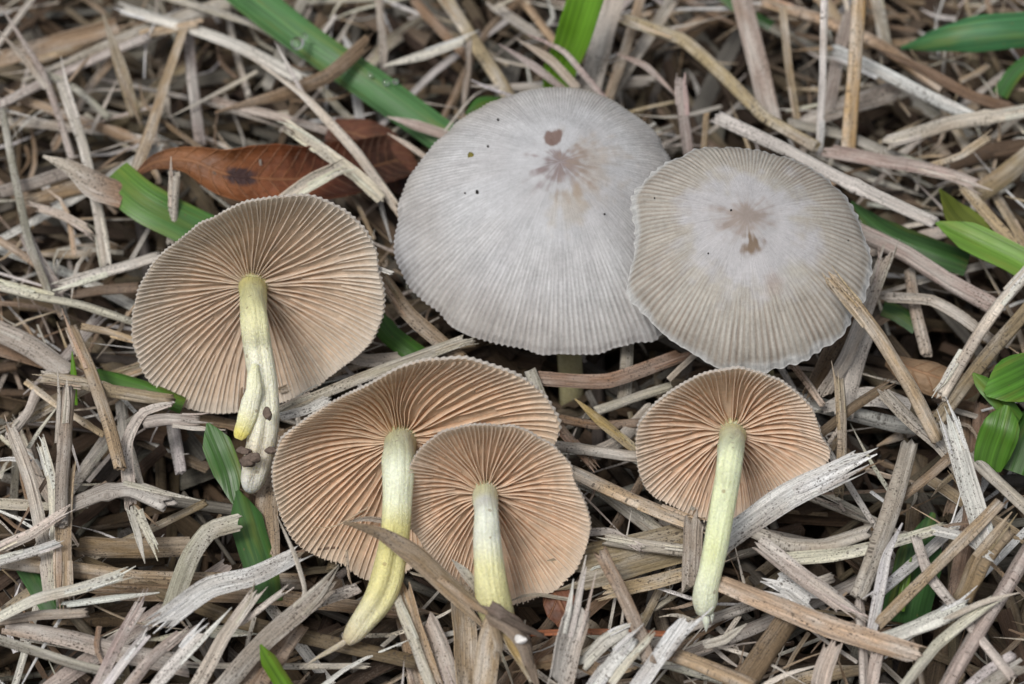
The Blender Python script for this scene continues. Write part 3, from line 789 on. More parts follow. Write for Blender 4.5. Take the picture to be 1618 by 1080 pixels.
# the two standing ones
def standing(cp, label, NP, seed, kind, foot_px, sw):
    foot = at(*foot_px, -0.1)
    root = thing('mushroom', foot)
    tag(root, label, 'mushroom', 'mushrooms on the thatch')
    skinned_cap(root, cp, NP, seed, kind)
    Qt = cp.P0 + cp.n * (cp.D * 0.55)
    pts = [[*Qt, sw * 1.2], [*(Qt * .6 + foot * .4), sw], [*(Qt * .25 + foot * .75), sw * 1.05], [*foot, sw * 1.05], [*(foot + np.array([0, .1, -1.1])), sw]]
    Q, sv, s_ = tube_surface(pts, 40, 20, seed=seed)
    g = Geo(); g.grid(Q, tint=(.50, .46, .27), sv=sv, loop_v=True, flip=True)
    build('stem', g, M_STEM, root, origin=foot)
    return root
mE = standing(CAP_E, 'largest mushroom, standing, smooth silvery grey cap with a brown centre spot', 190, 41, 'E', (903, 618), .15)
mF = standing(CAP_F, 'standing mushroom with a beige grey pleated cap overlapping the largest cap', 124, 42, 'F', (1205, 640), .17)
def on_cap(cp, px, py):
    """the point of a domed cap seen at a pixel"""
    p = onplane(px, py, cp.C, cp.n)
    for _ in range(12):
        d = p - cp.P0
        x, y = d @ cp.e1, d @ cp.e2
        t = min(math.hypot(x, y) / float(cp.rad(np.array(math.atan2(y, x)))), 1)
        p = onplane(px, py, cp.P0 + cp.n * cp.D * (1 - t ** 2.1) * .96, cp.n)
    return p
capE = [c for c in mE.children if c.name.startswith('cap')][0]
capF = [c for c in mF.children if c.name.startswith('cap')][0]
M_SPEC, M_MOSS = plain('black_speck', (0.015, 0.013, 0.012)), plain('olive_speck', (0.16, 0.14, 0.03))
for i, (x, y, r_) in enumerate([(754, 303, .022), (787, 189, .016), (771, 231, .014), (735, 305, .011), (955, 338, .012)]):
    lump('black_speck', on_cap(CAP_E, x, y) + VW * .02, r_, M_SPEC, capE, 50 + i, (1, 1, .6))
lump('olive_speck', on_cap(CAP_E, 744, 245) + VW * .02, .042, M_MOSS, capE, 60, (1, 1, .6))
for i, (x, y, r_) in enumerate([(1155, 332, .012), (1119, 400, .010), (1034, 313, .010), (1340, 380, .009)]):
    lump('black_speck', on_cap(CAP_F, x, y) + VW * .02, r_, M_SPEC, capF, 70 + i, (1, 1, .6))

# ------------------------------------------------------------------ leaves
def sheet(name, label, cat, pts, width, tint, seed, mat=None, group=None, **kw):
    g = Geo()
    P = [at(x, y, h) for x, y, h in pts]
    add_blade(g, P, width * PX, tint, seed, **kw)
    o = build(name, g, mat or M_LEAF, origin=P[0])
    tag(o, label, cat, group)
    return o
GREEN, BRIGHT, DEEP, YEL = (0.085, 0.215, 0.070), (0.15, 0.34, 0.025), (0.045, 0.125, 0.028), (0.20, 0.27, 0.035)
sheet('green_grass_leaf', 'broad wet green grass blade slanting down behind the largest grey cap', 'grass blade', [(350, -40, 1.75), (480, 60, 1.55), (590, 135, 1.3), (700, 215, 1.1), (760, 260, .9)], 62, GREEN, 301, curl=.35, roll=-.25, twist=.3, m=40, cols=11, thick=.025)
sheet('green_grass_leaf', 'bright upright green blade with a centre crease behind the largest cap', 'grass blade', [(935, -40, 3.0), (908, 50, 2.2), (880, 120, 1.4), (862, 175, .8)], 62, BRIGHT, 302, curl=.1, fold=.35, m=30, cols=11, thick=.025, taper1=.3)
sheet('green_grass_leaf', 'dark green arching blade with a pale lower edge near the frame corner', 'grass blade', [(1425, 75, 1.3), (1480, 62, 1.7), (1560, 50, 1.9), (1660, 42, 1.9)], 66, (0.06, 0.20, 0.075), 303, curl=.5, roll=-.35, m=30, cols=11, taper0=.5, thick=.03)
hb = sheet('green_grass_leaf', 'green blade with a withered brown twisted tip beside the rust leaf', 'grass blade', [(175, 275, 1.75), (220, 312, 1.7), (290, 350, 1.5), (360, 385, 1.25)], 70, [(.14, .27, .04), (.10, .24, .05), (.07, .20, .06)], 304, curl=.25, fold=.12, m=30, cols=11, thick=.025)
g = Geo(); add_blade(g, [at(68, 246, 2.0), at(110, 262, 1.95), at(150, 288, 1.85), at(196, 300, 1.76)], 62 * PX, [TINT['pale'], TINT['grey'], (.32, .20, .13)], 305, m=24, cols=9, curl=.7, fold=.4, taper0=.75, twist=.5)
build('withered_tip', g, M_STRAW, hb)['label'] = 'withered papery brown tip'
sheet('green_grass_leaf', 'yellow green blade emerging from a brown node beside the beige cap', 'grass blade', [(1478, 350, 1.75), (1530, 372, 1.7), (1600, 405, 1.65), (1670, 440, 1.6)], 52, (0.17, 0.33, 0.05), 306, curl=.2, fold=.45, m=30, cols=11, thick=.025, taper0=.25)
sheet('green_grass_leaf', 'olive pointed leaf standing behind the yellow green blade', 'grass blade', [(1485, 300, 1.9), (1510, 335, 1.6), (1555, 375, 1.3)], 52, (.15, .19, .03), 307, curl=.2, fold=.3, taper0=.6, m=24, cols=9)
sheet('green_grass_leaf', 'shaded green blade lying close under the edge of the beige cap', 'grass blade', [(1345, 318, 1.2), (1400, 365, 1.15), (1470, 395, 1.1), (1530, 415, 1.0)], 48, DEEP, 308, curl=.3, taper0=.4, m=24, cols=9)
sheet('green_grass_leaf', 'pointed green blade beside the peeling split stem', 'grass blade', [(328, 668, 1.55), (345, 710, 1.4), (362, 752, 1.2), (372, 800, 1.0)], 44, (.06, .165, .03), 309, curl=.15, fold=.2, taper0=.25, taper1=.4, m=26, cols=9)
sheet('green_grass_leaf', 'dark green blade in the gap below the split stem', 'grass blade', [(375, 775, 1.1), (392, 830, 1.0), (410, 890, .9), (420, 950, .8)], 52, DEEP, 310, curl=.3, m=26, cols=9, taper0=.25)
sheet('green_grass_leaf', 'small bright green tip poking up at the bottom frame edge', 'grass blade', [(412, 1018, 1.7), (428, 1048, 1.5), (455, 1090, 1.2)], 27, (.15, .30, .025), 311, curl=.6, taper0=.35, m=20, cols=9)
sheet('green_grass_leaf', 'green blade lying under the split stemmed mushroom rim', 'grass blade', [(130, 578, 1.0), (185, 600, 1.05), (240, 618, 1.05), (290, 640, .9)], 30, (.07, .18, .025), 312, curl=.4, m=20, cols=9, taper0=.4)
sheet('green_grass_leaf', 'thin green shoot standing among the straws near the pale rim', 'grass blade', [(114, 555, 1.5), (116, 590, 1.3), (118, 640, 1.0)], 10, BRIGHT, 313, curl=.5, m=14, cols=5, taper0=.4)
sheet('green_grass_leaf', 'dark green stub in the gap between split stem mushroom and largest cap', 'grass blade', [(590, 485, 1.1), (615, 525, 1.05), (660, 560, 1.0)], 38, (.07, .18, .03), 314, curl=.4, m=20, cols=9, taper0=.3)
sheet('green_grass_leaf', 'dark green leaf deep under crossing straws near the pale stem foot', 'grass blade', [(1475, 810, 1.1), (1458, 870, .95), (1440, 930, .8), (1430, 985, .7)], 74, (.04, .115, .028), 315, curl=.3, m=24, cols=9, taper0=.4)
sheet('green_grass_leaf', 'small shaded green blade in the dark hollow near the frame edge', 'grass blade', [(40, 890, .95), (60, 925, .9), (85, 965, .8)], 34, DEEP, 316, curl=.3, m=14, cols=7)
sheet('green_grass_leaf', 'green leaf edge showing between straws beside the upright stub', 'grass blade', [(735, 180, 1.2), (760, 162, 1.25), (800, 160, 1.1)], 24, (.06, .17, .03), 317, curl=.3, m=14, cols=7, taper0=.4)
sheet('green_grass_leaf', 'narrow green blade rising at the frame corner under the dark arching blade', 'grass blade', [(1580, 150, 1.2), (1605, 112, 1.5), (1650, 80, 1.8)], 28, (.05, .16, .035), 318, curl=.3, m=14, cols=7)
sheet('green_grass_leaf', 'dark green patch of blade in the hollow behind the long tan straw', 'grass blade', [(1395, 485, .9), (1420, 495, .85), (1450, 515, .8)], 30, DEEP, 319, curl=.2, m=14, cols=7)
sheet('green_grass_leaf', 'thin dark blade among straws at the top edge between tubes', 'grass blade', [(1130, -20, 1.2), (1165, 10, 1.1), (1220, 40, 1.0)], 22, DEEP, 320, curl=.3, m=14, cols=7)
sheet('green_grass_leaf', 'pale green shoot standing in the lower hollow below crossing straws', 'grass blade', [(1440, 880, 1.25), (1430, 920, 1.1), (1422, 965, .9)], 14, (.14, .26, .03), 321, curl=.4, m=14, cols=5, taper0=.4)

# round leafed weed at the frame edge
for lab, pts, wd, tn, sd_ in [
    ('round glossy green weed leaf, upper of two at the frame edge', [(1556, 622, 2.0), (1585, 608, 2.05), (1620, 590, 2.0), (1665, 568, 1.8)], 80, (.095, .25, .028), 331),
    ('lower round green weed leaf hanging upright at the frame edge', [(1590, 640, 1.95), (1582, 675, 1.85), (1570, 710, 1.6), (1562, 745, 1.35)], 62, (.085, .215, .022), 332),
    ('small folded green weed leaf under the upper round one', [(1537, 590, 1.95), (1562, 612, 1.92), (1590, 640, 1.8), (1612, 662, 1.6)], 34, (.08, .21, .022), 334),
    ('darker green weed leaf behind the lower round one', [(1640, 645, 1.5), (1620, 690, 1.45), (1600, 745, 1.2)], 70, (.045, .125, .018), 333)]:
    sheet('weed_leaf', lab, 'leaf', pts, wd, tn, sd_, group='weed leaves', curl=.3, fold=.22, m=30, cols=11, thick=.03, profile=[.12, .62, .9, 1, 1, .92, .8, .6], wob=.012)

# the rust-brown dead leaf, half rolled, with a dark blotch
lf = sheet('dead_leaf', 'rust brown curled dead leaf with a dark blotch, half under straws', 'leaf', [(214, 276, 1.5), (245, 256, 1.75), (290, 254, 1.9), (345, 274, 1.85), (400, 282, 1.75), (480, 284, 1.6), (560, 272, 1.3), (640, 250, .9)], 104,
           [(.17, .085, .05), (.22, .095, .04), (.21, .078, .028), (.19, .06, .022), (.12, .036, .018), (.08, .028, .016), (.07, .028, .018)], 340, mat=M_RUST, curl=.30, roll=-.15, twist=.35, fold=.14, lip=.5, m=70, cols=19, thick=.03, profile=[.06, .26, .42, .72, 1, 1.10, .98, 1.05, .95, .9, .85], wob=.10)  # tints darken along the leaf: the shade on its right half, painted in
sheet('dead_leaf', 'dark brown dead leaf in shade behind the split pale straw', 'leaf', [(520, 200, .9), (590, 225, .95), (650, 290, .8)], 90, (.12, .045, .025), 341, mat=M_RUST, curl=.4, m=26, cols=11, profile=[.5, .9, 1, .9, .6])
sheet('dead_leaf', 'small orange brown leaf scrap beside the small round mushroom rim', 'leaf', [(868, 925, 1.0), (885, 950, 1.0), (900, 985, .85)], 52, (.17, .07, .04), 342, mat=M_RUST, curl=.3, m=18, cols=9, profile=[.4, .9, 1, .7])
sheet('dead_leaf', 'tan dead leaf scrap behind the long straw crossing the beige cap', 'leaf', [(1405, 565, 1.1), (1450, 585, 1.2), (1510, 605, 1.1), (1545, 600, 1.0)], 66, (.26, .17, .10), 343, mat=M_RUST, curl=.6, m=24, cols=11, profile=[.4, .8, 1, .9, .6])
sheet('dead_leaf', 'pale papery leaf scrap in the hollow below the beige cap', 'leaf', [(1300, 645, 1.0), (1370, 625, 1.05), (1440, 640, 1.0)], 34, (.52, .48, .44), 344, mat=M_STRAW, curl=.3, m=24, cols=9, profile=[.4, .8, 1, .9, .6])
# drops of water on the wet blade
for i, (x, y, h, r_) in enumerate([(470, 68, 1.78, .09), (480, 58, 1.77, .05), (610, 130, 1.42, .045), (625, 128, 1.40, .04), (585, 118, 1.45, .035)]):
    o = lump('water_drop', at(x, y, h), r_, M_WATER, None, 80 + i, (1, 1, .6), rough=.1)
    tag(o, ['largest water drop on the broad wet green blade', 'small drop touching the largest water drop', 'upper tiny drop low on the broad wet blade', 'tiny drop beside another near the grey cap', 'lone tiny drop mid way down the wet blade'][i], 'water drop', 'drops on the wet blade')

# ------------------------------------------------------------------ straws placed one by one
# kind (t tube, b blade; f/F frayed start/end, p/P pointed start/end), tint, width px, height at start and end (cm), path in photograph pixels
STRAWS = """
bp tan 26 2.3 1.0|163,22 188,100 212,178
t grey 22 1.2 1.3|0,165 83,123 180,80 235,58
b tan 36 1.0 1.1|-10,98 80,70 185,40
bp grey 15 1.9 1.2|0,8 65,110 95,190 112,248
bp pale 11 1.9 1.5|-5,45 40,95 75,142
tf grey 22 1.7 1.1|97,128 130,225 155,330 168,420
t grey 14 1.6 1.2|3,172 20,260 45,380 78,465
tf pale 14 1.4 1.0|75,118 120,140 172,185
b tan 26 1.3 1.4|287,45 262,120 238,200 208,278
t grey 22 1.0 1.0|298,55 305,140 316,226
bF white 32 1.35 1.25|480,122 380,70 300,40 188,8
bF pale 24 1.2 1.1|500,95 400,35 250,-12
bPf pale 20 1.4 2.0|630,330 560,235 480,150 398,93
bP white 9 1.75 2.2|485,160 458,110 434,65
bp brown 30 1.35 1.75|340,178 440,150 520,118 578,68
tf grey 22 2.0 1.2|277,275 274,330 270,385
t grey 24 1.1 1.15|-5,305 50,290 115,268
t brown 20 1.0 1.0|28,318 80,308 140,295
bf pale 18 1.3 1.2|56,325 95,338 140,362
bf pale 28 2.0 1.6|536,262 490,285 432,330 400,380
bf pale 24 1.9 1.6|456,200 500,230 560,275 600,310
t tan 5 1.9 1.3|337,272 365,285 388,315
t grey 5 1.9 1.2|411,252 413,285 412,318
tf pale 26 1.45 1.2|-5,452 60,468 130,482 212,508
tf pale 26 1.15 1.2|95,452 170,428 252,404
t brown 22 1.05 1.05|115,466 160,458 222,454
b grey 42 1.1 .9|-8,520 50,548 115,590
t tan 23 1.55 1.45|112,518 145,590 172,670 190,740
t tan 14 1.3 1.2|130,516 170,524 214,538
tf tan 22 1.5 1.3|66,595 120,602 180,618 272,632
t tan 13 1.3 1.1|40,602 90,640 165,688
tf grey 25 1.75 1.5|108,618 102,690 98,760 96,830
b pale 24 1.3 1.2|272,640 225,655 200,705 205,800
t grey 24 1.25 1.2|228,668 268,662 312,668
b tan 22 1.2 1.0|12,672 30,710 48,760
t grey 18 1.25 1.1|60,612 45,650 14,690
b grey 24 1.2 1.0|36,362 60,410 96,468
t tan 16 1.0 .9|-8,375 60,420 100,500
b grey 26 1.4 1.2|18,685 45,760 66,850 80,945
b pale 22 1.35 1.2|68,700 84,760 90,850 84,950
b tan 32 1.5 1.3|108,735 102,800 100,870 98,945
tF grey 32 1.35 1.5|108,800 160,778 205,772 262,795
bFf pale 20 1.5 1.65|-8,868 45,845 96,812
bF white 16 1.45 1.55|-8,888 50,872 92,858
bF pale 19 1.45 1.7|-8,978 60,945 130,928 200,905
bP white 12 1.35 1.5|100,955 180,944 252,936
t grey 20 1.2 1.2|-5,982 60,972 138,968
b grey 44 1.15 1.15|18,985 110,1002 200,1028 290,1045
t pale 22 1.3 1.25|-8,1008 60,1030 120,1050 190,1066
bF white 40 1.35 1.65|478,878 400,912 330,930 252,985
b grey 32 1.25 1.35|268,968 300,880 330,838 372,825
bP grey 13 1.6 1.25|204,800 218,845 229,890
bF grey 15 1.6 1.4|216,800 228,830 242,858
b tan 42 .95 .9|446,690 430,740 420,810 424,890
bp pale 8 2.2 1.4|438,815 465,875 482,930 476,960
bF grey 20 1.4 1.75|148,1095 190,1010 228,945
bF white 15 1.45 1.7|160,1095 196,1045 232,1002
bF grey 19 1.4 1.65|195,1095 240,1040 295,994
bF white 28 1.4 1.7|232,1095 270,1050 318,998
bF grey 24 1.4 1.75|305,1095 350,1010 402,935
bF grey 32 1.4 1.7|345,1095 420,1010 520,924
bF pale 11 1.5 1.8|380,985 420,955 452,932
b grey 28 1.35 1.3|455,980 500,950 560,925
t brown 38 1.2 1.2|395,1095 430,1040 472,985
b brown 38 .95 .95|130,862 220,866 310,862
bpF brown 36 2.75 1.75|543,824 600,842 660,880 715,930 768,975
bp pale 16 2.15 1.75|714,884 735,905 758,935
bf pale 18 1.5 1.3|625,945 650,1005 684,1090
b tan 24 1.45 1.2|640,925 662,1000 690,1085
b grey 30 1.3 1.2|676,975 695,1020 716,1090
b tan 42 1.3 1.2|728,925 732,990 738,1085
bf pale 52 1.75 1.45|908,968 895,1020 878,1095
tF white 24 1.35 1.5|920,1050 955,1015 990,994
tF white 24 1.5 1.65|930,1095 965,1050 1000,1008
bF pale 14 1.55 1.65|965,1080 995,1040 1026,1008
t tan 26 1.75 1.5|950,872 975,920 1005,985 1028,1050
b tan 74 1.2 1.1|905,900 980,882 1095,850
t tan 28 1.3 1.35|905,745 1000,790 1098,832
tf pale 20 1.35 1.25|958,852 1020,862 1090,870
b pale 14 1.35 1.3|1012,868 965,840 920,842
bF white 28 1.4 1.7|1000,1095 1040,1040 1078,985
t rust 12 1.1 1.1|838,1000 950,998 1075,1002
bf brown 28 1.9 1.25|592,420 640,490 690,535 730,570
bP white 8 2.5 2.35|620,432 592,422 568,424
bF pale 26 1.5 1.35|740,532 650,565 560,598 438,648
bF white 18 1.4 1.35|520,630 480,650 432,662
b brown 26 1.2 1.15|858,598 960,602 1085,558
t grey 22 1.3 1.1|838,585 855,630 875,680
bp ochre 21 1.35 1.1|908,630 950,665 1006,710
t grey 22 1.15 1.2|870,703 940,712 1012,722
t grey 22 1.1 .8|992,530 990,580 985,640
t brown 16 1.0 1.0|880,660 940,672 1010,668
b grey 34 .95 .9|940,720 980,700 1040,640
b grey 24 1.05 .9|545,560 580,570 640,565
tf tan 27 3.3 1.7|1312,440 1352,482 1392,535 1440,615 1482,695
bf grey 27 1.75 1.2|1402,402 1375,470 1340,560 1300,625
b pale 40 1.25 1.1|1372,505 1350,580 1335,650
b brown 32 1.15 1.0|1345,500 1310,560 1275,625
t grey 36 1.4 1.3|1355,365 1430,400 1500,445 1580,490
t grey 22 1.0 .9|1436,425 1446,490 1464,560
b grey 22 1.25 1.1|1395,470 1470,474 1520,500 1572,540
tF pale 22 1.5 1.75|1488,625 1545,530 1580,480 1630,425
t tan 24 1.35 1.5|1480,665 1545,580 1630,480
tf tan 17 1.75 1.3|1326,598 1330,660 1330,720 1325,780
bF brown 20 1.5 1.6|1300,680 1350,640 1408,602
t tan 14 1.3 1.2|1252,575 1275,605 1300,640
b grey 27 1.6 1.4|1395,618 1440,665 1490,705 1530,760
bf white 36 2.1 1.6|1497,655 1518,720 1538,790 1560,870
t tan 22 1.85 1.55|988,30 1080,62 1150,125 1210,185 1290,232
t white 25 2.0 1.75|1132,184 1240,235 1340,288 1478,352
t white 14 3.0 1.1|1303,-20 1300,110 1294,245
t ochre 26 3.0 1.1|1358,-20 1350,110 1338,248
b grey 42 1.9 1.1|1170,-15 1192,80 1218,190
b tan 17 1.6 1.0|1236,10 1245,100 1258,190
tf tan 28 1.4 1.3|1202,2 1290,28 1390,70 1490,140
tf white 25 1.6 1.4|1318,78 1390,112 1460,148 1550,192
bp brown 24 1.55 1.3|1378,74 1450,105 1530,150 1600,172
tf pale 26 1.5 1.55|1400,226 1500,195 1580,182 1640,172
bF pink 30 1.6 1.5|1308,238 1400,256 1470,270 1535,290
t grey 20 1.2 1.1|1245,192 1340,215 1410,245 1475,268
b grey 40 1.1 1.1|1255,198 1340,165 1425,140
tF tan 13 1.5 1.75|1470,262 1520,245 1562,218
bF grey 26 1.4 1.1|1384,-15 1394,40 1402,80
b grey 28 1.5 1.1|1345,15 1325,90 1308,175
b dark 36 1.1 1.1|1490,262 1560,238 1640,225
t tan 12 1.35 1.2|1518,128 1545,115 1562,102
tf pink 20 2.1 1.3|1075,128 1080,185 1088,245
tf ochre 11 1.75 1.3|1116,180 1114,205 1112,235
b tan 26 1.5 1.3|1518,292 1550,330 1600,385
b tan 40 1.2 1.2|1535,310 1590,275 1640,235
t tan 25 1.25 1.15|695,-15 745,60 790,130 812,170
b brown 22 1.0 1.0|655,0 700,50 740,90
bp pink 16 1.9 1.4|788,70 840,102 900,150
bp pink 18 1.9 1.4|815,60 870,95 915,142
bp pink 13 2.1 1.5|834,54 890,80 925,120 960,160
b grey 46 1.7 1.0|975,-20 950,70 922,165
t tan 20 1.7 1.0|1015,-10 990,70 960,160
bp pink 17 1.7 1.3|974,84 1020,105 1065,150
bp white 26 1.5 1.35|606,104 660,88 732,62
t pink 17 1.7 1.0|741,66 742,110 734,165
bp white 14 1.5 1.3|744,126 775,138 810,150
bp pink 20 1.5 1.2|612,184 660,198 712,215
bp pale 11 1.6 1.3|612,210 640,225 672,248
t grey 18 1.2 1.0|598,-15 604,50 607,112
t tan 20 1.2 1.1|815,-15 845,25 880,70
b pale 30 1.1 1.05|770,2 810,30 850,58
bF white 44 1.5 1.85|1148,853 1220,800 1280,765 1345,735
b pink 32 1.5 1.3|1098,812 1094,870 1092,930
t grey 31 1.75 1.35|1438,700 1410,800 1385,870 1355,945
t tan 23 1.55 1.4|1520,705 1470,750 1420,790
t grey 28 1.4 1.5|1192,840 1240,860 1300,862 1376,838
b pale 24 1.5 1.45|1240,882 1320,875 1400,858 1480,834
bF white 18 1.45 1.7|1470,836 1530,852 1570,885
bF grey 31 1.6 1.5|1198,858 1260,905 1305,935 1350,970
b tan 37 1.6 1.6|1132,915 1220,952 1310,990 1450,1036
bP white 20 1.5 1.85|1378,1000 1392,920 1402,875 1426,826
t tan 21 1.55 1.9|1388,985 1450,925 1510,865 1582,792
t pale 20 1.5 1.5|1448,850 1470,910 1530,985 1600,1070
tF white 27 1.45 1.55|1395,1010 1450,990 1530,955
bP grey 10 1.7 1.85|1500,975 1555,950 1612,936
bF pale 19 1.5 1.7|1425,1090 1480,1020 1560,952
t grey 30 1.4 1.6|1490,1095 1545,1000 1630,860
tF brown 32 1.35 1.8|1520,950 1545,890 1588,838
t pale 23 1.4 1.35|1532,718 1570,755 1635,815
t tan 26 1.3 1.3|1070,1036 1120,1055 1190,1085
t brown 40 1.25 1.3|1170,1085 1210,1025 1255,965
b grey 32 1.4 1.3|1318,1015 1305,1050 1292,1095
t grey 20 1.35 1.25|1358,950 1364,1020 1366,1095
b grey 22 1.4 1.3|1388,1028 1380,1060 1374,1095
b white 46 1.2 1.1|1222,918 1255,930 1290,955
bP grey 16 1.2 1.4|1110,1020 1145,1010 1180,985
b tan 40 1.8 1.4|790,965 772,1020 764,1095
bp ochre 24 1.85 1.55|775,975 805,1010 845,1070
b brown 26 1.4 1.3|855,1050 900,1040 960,1068
t white 20 1.45 1.5|1600,1035 1560,1060 1520,1095
bF grey 24 1.5 1.5|1618,1050 1590,1065 1540,1095
b tan 24 1.2 1.1|1085,905 1030,920 960,935
t grey 18 1.1 1.05|1060,610 1010,625 940,650
"""
PLACED = []      # (object, kind, tint, width px, path px, flags) for the labels
def straw_object(spec, P, path, seed):
    flags, tk, wpx = spec
    r = np.random.default_rng(seed)
    tint = jitter(TINT[tk], r, 0.26)
    w = wpx * PX * 0.88
    g = Geo()
    L = sum(np.linalg.norm(np.subtract(P[i + 1], P[i])) for i in range(len(P) - 1))
    m = int(np.clip(L * 9, 14, 40))
    f0, f1 = 1.0 if 'f' in flags else r.uniform(.3, .8), 1.0 if 'F' in flags else r.uniform(.3, .8)
    t0, t1 = 0.45 if 'p' in flags else 0, 0.45 if 'P' in flags else 0
    split = []
    if flags[0] == 't':
        nm = 'dry_straw'
        hol = w > .06
        Q, S, N, T, ww = add_tube(g, P, w, tint, seed, m=m, fray0=0 if t0 else f0, fray1=0 if t1 else f1, taper0=t0, taper1=t1, flat=r.uniform(.35, .8), roll=r.normal(0, .5), hollow=hol,
                 node=r.uniform(.2, .8) if r.random() < .25 else None, kink=.7, wob=.03)
        if hol: Q = Q[2:-2]
        Q = Q[:, ((np.arange(7) + 0) % Q.shape[1])]           # the side that faces up
    else:
        nm = 'dead_grass_strip'
        cols = 13 if wpx > 20 else 9
        Q, S, N, T, ww = add_blade(g, P, w, tint, seed, m=m, cols=cols, curl=r.choice([-1, 1], p=[.4, .6]) * r.uniform(.12, .7), roll=r.normal(0, .3), twist=r.normal(0, .6),
                  fray0=0 if t0 else f0, fray1=0 if t1 else f1, taper0=t0, taper1=t1, thick=min(.018, w * .16), kink=.5, wob=.03)
    for ch, row, tp in (('f', 0, t0), ('F', -1, t1)):
        if (ch in flags or r.random() < .22) and wpx > 12 and not tp: split.append((Q, S, N, T if row else -T, ww, row))
    o = build(nm, g, M_STRAW, origin=P[0])
    for (Q, S, N, T, ww, row) in split:                       # fibres that have torn loose at a frayed end
        side0 = r.choice([-1, 1])
        for j in range(int(r.integers(2, 5))):
            big = j == 0 and r.random() < .6
            c = int(r.integers(1, Q.shape[1] - 1))
            i0 = 1 if row == 0 else len(Q) - 2
            i1 = (6 if big else 4) if row == 0 else len(Q) - (7 if big else 5)
            a, b = Q[i1, c], Q[i0, c]
            ln_ = w * (r.uniform(1.2, 2.6) if big else r.uniform(.5, 1.6))
            off = S[i0] * side0 * abs(r.normal(0, .16)) * ln_ + N[i0] * abs(r.normal(0, .16)) * ln_
            e = b + T[i0] * ln_ + off
            gg = Geo()
            add_blade(gg, [a + N[i1] * .012, b + off * .25 + N[i0] * .012, e], w * (r.uniform(.3, .5) if big else r.uniform(.1, .26)), jitter(tint * 1.15, r, .12), seed * 7 + j, m=11, cols=5, curl=.4, taper1=.55, thick=.010, twist=r.normal(0, .5), kink=.4)
            build('splinter', gg, M_STRAW, o)
    return o

for i, ln in enumerate(x for x in STRAWS.strip().splitlines() if x.strip()):
    head, tail = ln.split('|')
    fl, tk, wpx, h0, h1 = head.split()
    path = [tuple(float(v) for v in p.split(',')) for p in tail.split()]
    wpx, h0, h1 = float(wpx), float(h0), float(h1)
    seg = [0.0]
    for a, b in zip(path[:-1], path[1:]): seg.append(seg[-1] + math.hypot(b[0] - a[0], b[1] - a[1]))
    P = [at(x, y, h0 + (h1 - h0) * s / seg[-1]) for (x, y), s in zip(path, seg)]
    o = straw_object((fl, tk, wpx), P, path, 400 + i)
    PLACED.append((o, fl, tk, wpx, path))

# ------------------------------------------------------------------ loose straws between them
def in_poly(x, y, poly):
    c = False
    for i in range(len(poly)):
        (x1, y1), (x2, y2) = poly[i - 1], poly[i]
        if (y1 > y) != (y2 > y) and x < (x2 - x1) * (y - y1) / (y2 - y1) + x1: c = not c
    return c
rf = np.random.default_rng(99)
count = 0
GX, GY = 16, 11
cells = [(i, j) for i in range(GX) for j in range(GY)]
rf.shuffle(cells)
OUTS = [OUT_A, OUT_B, OUT_C, OUT_D, OUT_E, OUT_F]
for (ci, cj) in cells:
    x, y = (ci + rf.random()) * PW / GX, (cj + rf.random()) * PH / GY
    if any(in_poly(x, y, q) for q in OUTS): continue
    h = rf.uniform(.15, 1.0)
    c = at(x, y, h)
    if hollow_at(c[0], c[1]) > .1: continue
    a = rf.uniform(0, np.pi)
    L = rf.uniform(1.2, 4.4)
    d = np.array([np.cos(a), np.sin(a), rf.normal(0, .12)]) * L / 2
    bow = np.array([-np.sin(a), np.cos(a), .3]) * L * rf.normal(0, .03)
    tk = str(rf.choice(['pale', 'grey', 'tan', 'white', 'brown', 'grey', 'tan', 'pale', 'brown']))
    fl = str(rf.choice(['t', 'b', 'tf', 'bf', 'bp', 'bfF', 'bpF', 'tp']))
    wpx = float(rf.uniform(9, 30))
    P = [c - d, c + bow, c + d]
    def pix(p):
        q = p - CAM
        k = np.dot(q, -VW)
        return (PW / 2 + np.dot(q, VU) / k * FOC / SENS * PW, PH / 2 - np.dot(q, VV) / k * FOC / SENS * PW)
    o = straw_object((fl, tk, wpx), P, None, 900 + count)
    PLACED.append((o, fl, tk, wpx, [pix(p) for p in P]))
    count += 1

# ------------------------------------------------------------------ a label for every straw: its look, its lie and what it lies by
LAND = [((405, 480), 'the split stemmed mushroom'), ((640, 720), 'the widest gilled mushroom'), ((800, 830), 'the small round mushroom'), ((1160, 690), 'the pale stemmed mushroom'),
        ((840, 350), 'the largest grey cap'), ((1185, 400), 'the beige grey cap'), ((390, 260), 'the rust leaf'), ((530, 95), 'the broad wet blade'), ((905, 60), 'the bright upright blade'),
        ((1530, 55), 'the dark arching blade'), ((1560, 380), 'the yellow green blade'), ((1585, 620), 'the round weed leaves'), ((265, 340), 'the withered tipped blade'), ((435, 1050), 'the bright green tip'),
        ((1460, 900), 'the dark green leaf'), ((340, 710), 'the pointed green blade'), ((585, 970), 'the yellow stem foot'), ((1115, 970), 'the pale stem foot'), ((785, 980), 'the debris covered foot'),
        ((0, 0), 'the upper frame corner by the grass tubes'), ((60, 920), 'the shaded green hollow blade'), ((885, 955), 'the orange leaf scrap'), ((1450, 590), 'the tan leaf scrap'), ((170, 610), 'the green blade under the rim'),
        ((190, 100), 'the tapering tan stub'), ((1320, 110), 'the two upright stalks'), ((630, 530), 'the green stub in the gap')]
LAND = [l for l in LAND if 'corner' not in l[1]]
TW = dict(pale='pale', white='whitish', grey='grey', tan='tan', ochre='ochre', brown='brown', dark='dark brown', pink='pinkish', rust='reddish')
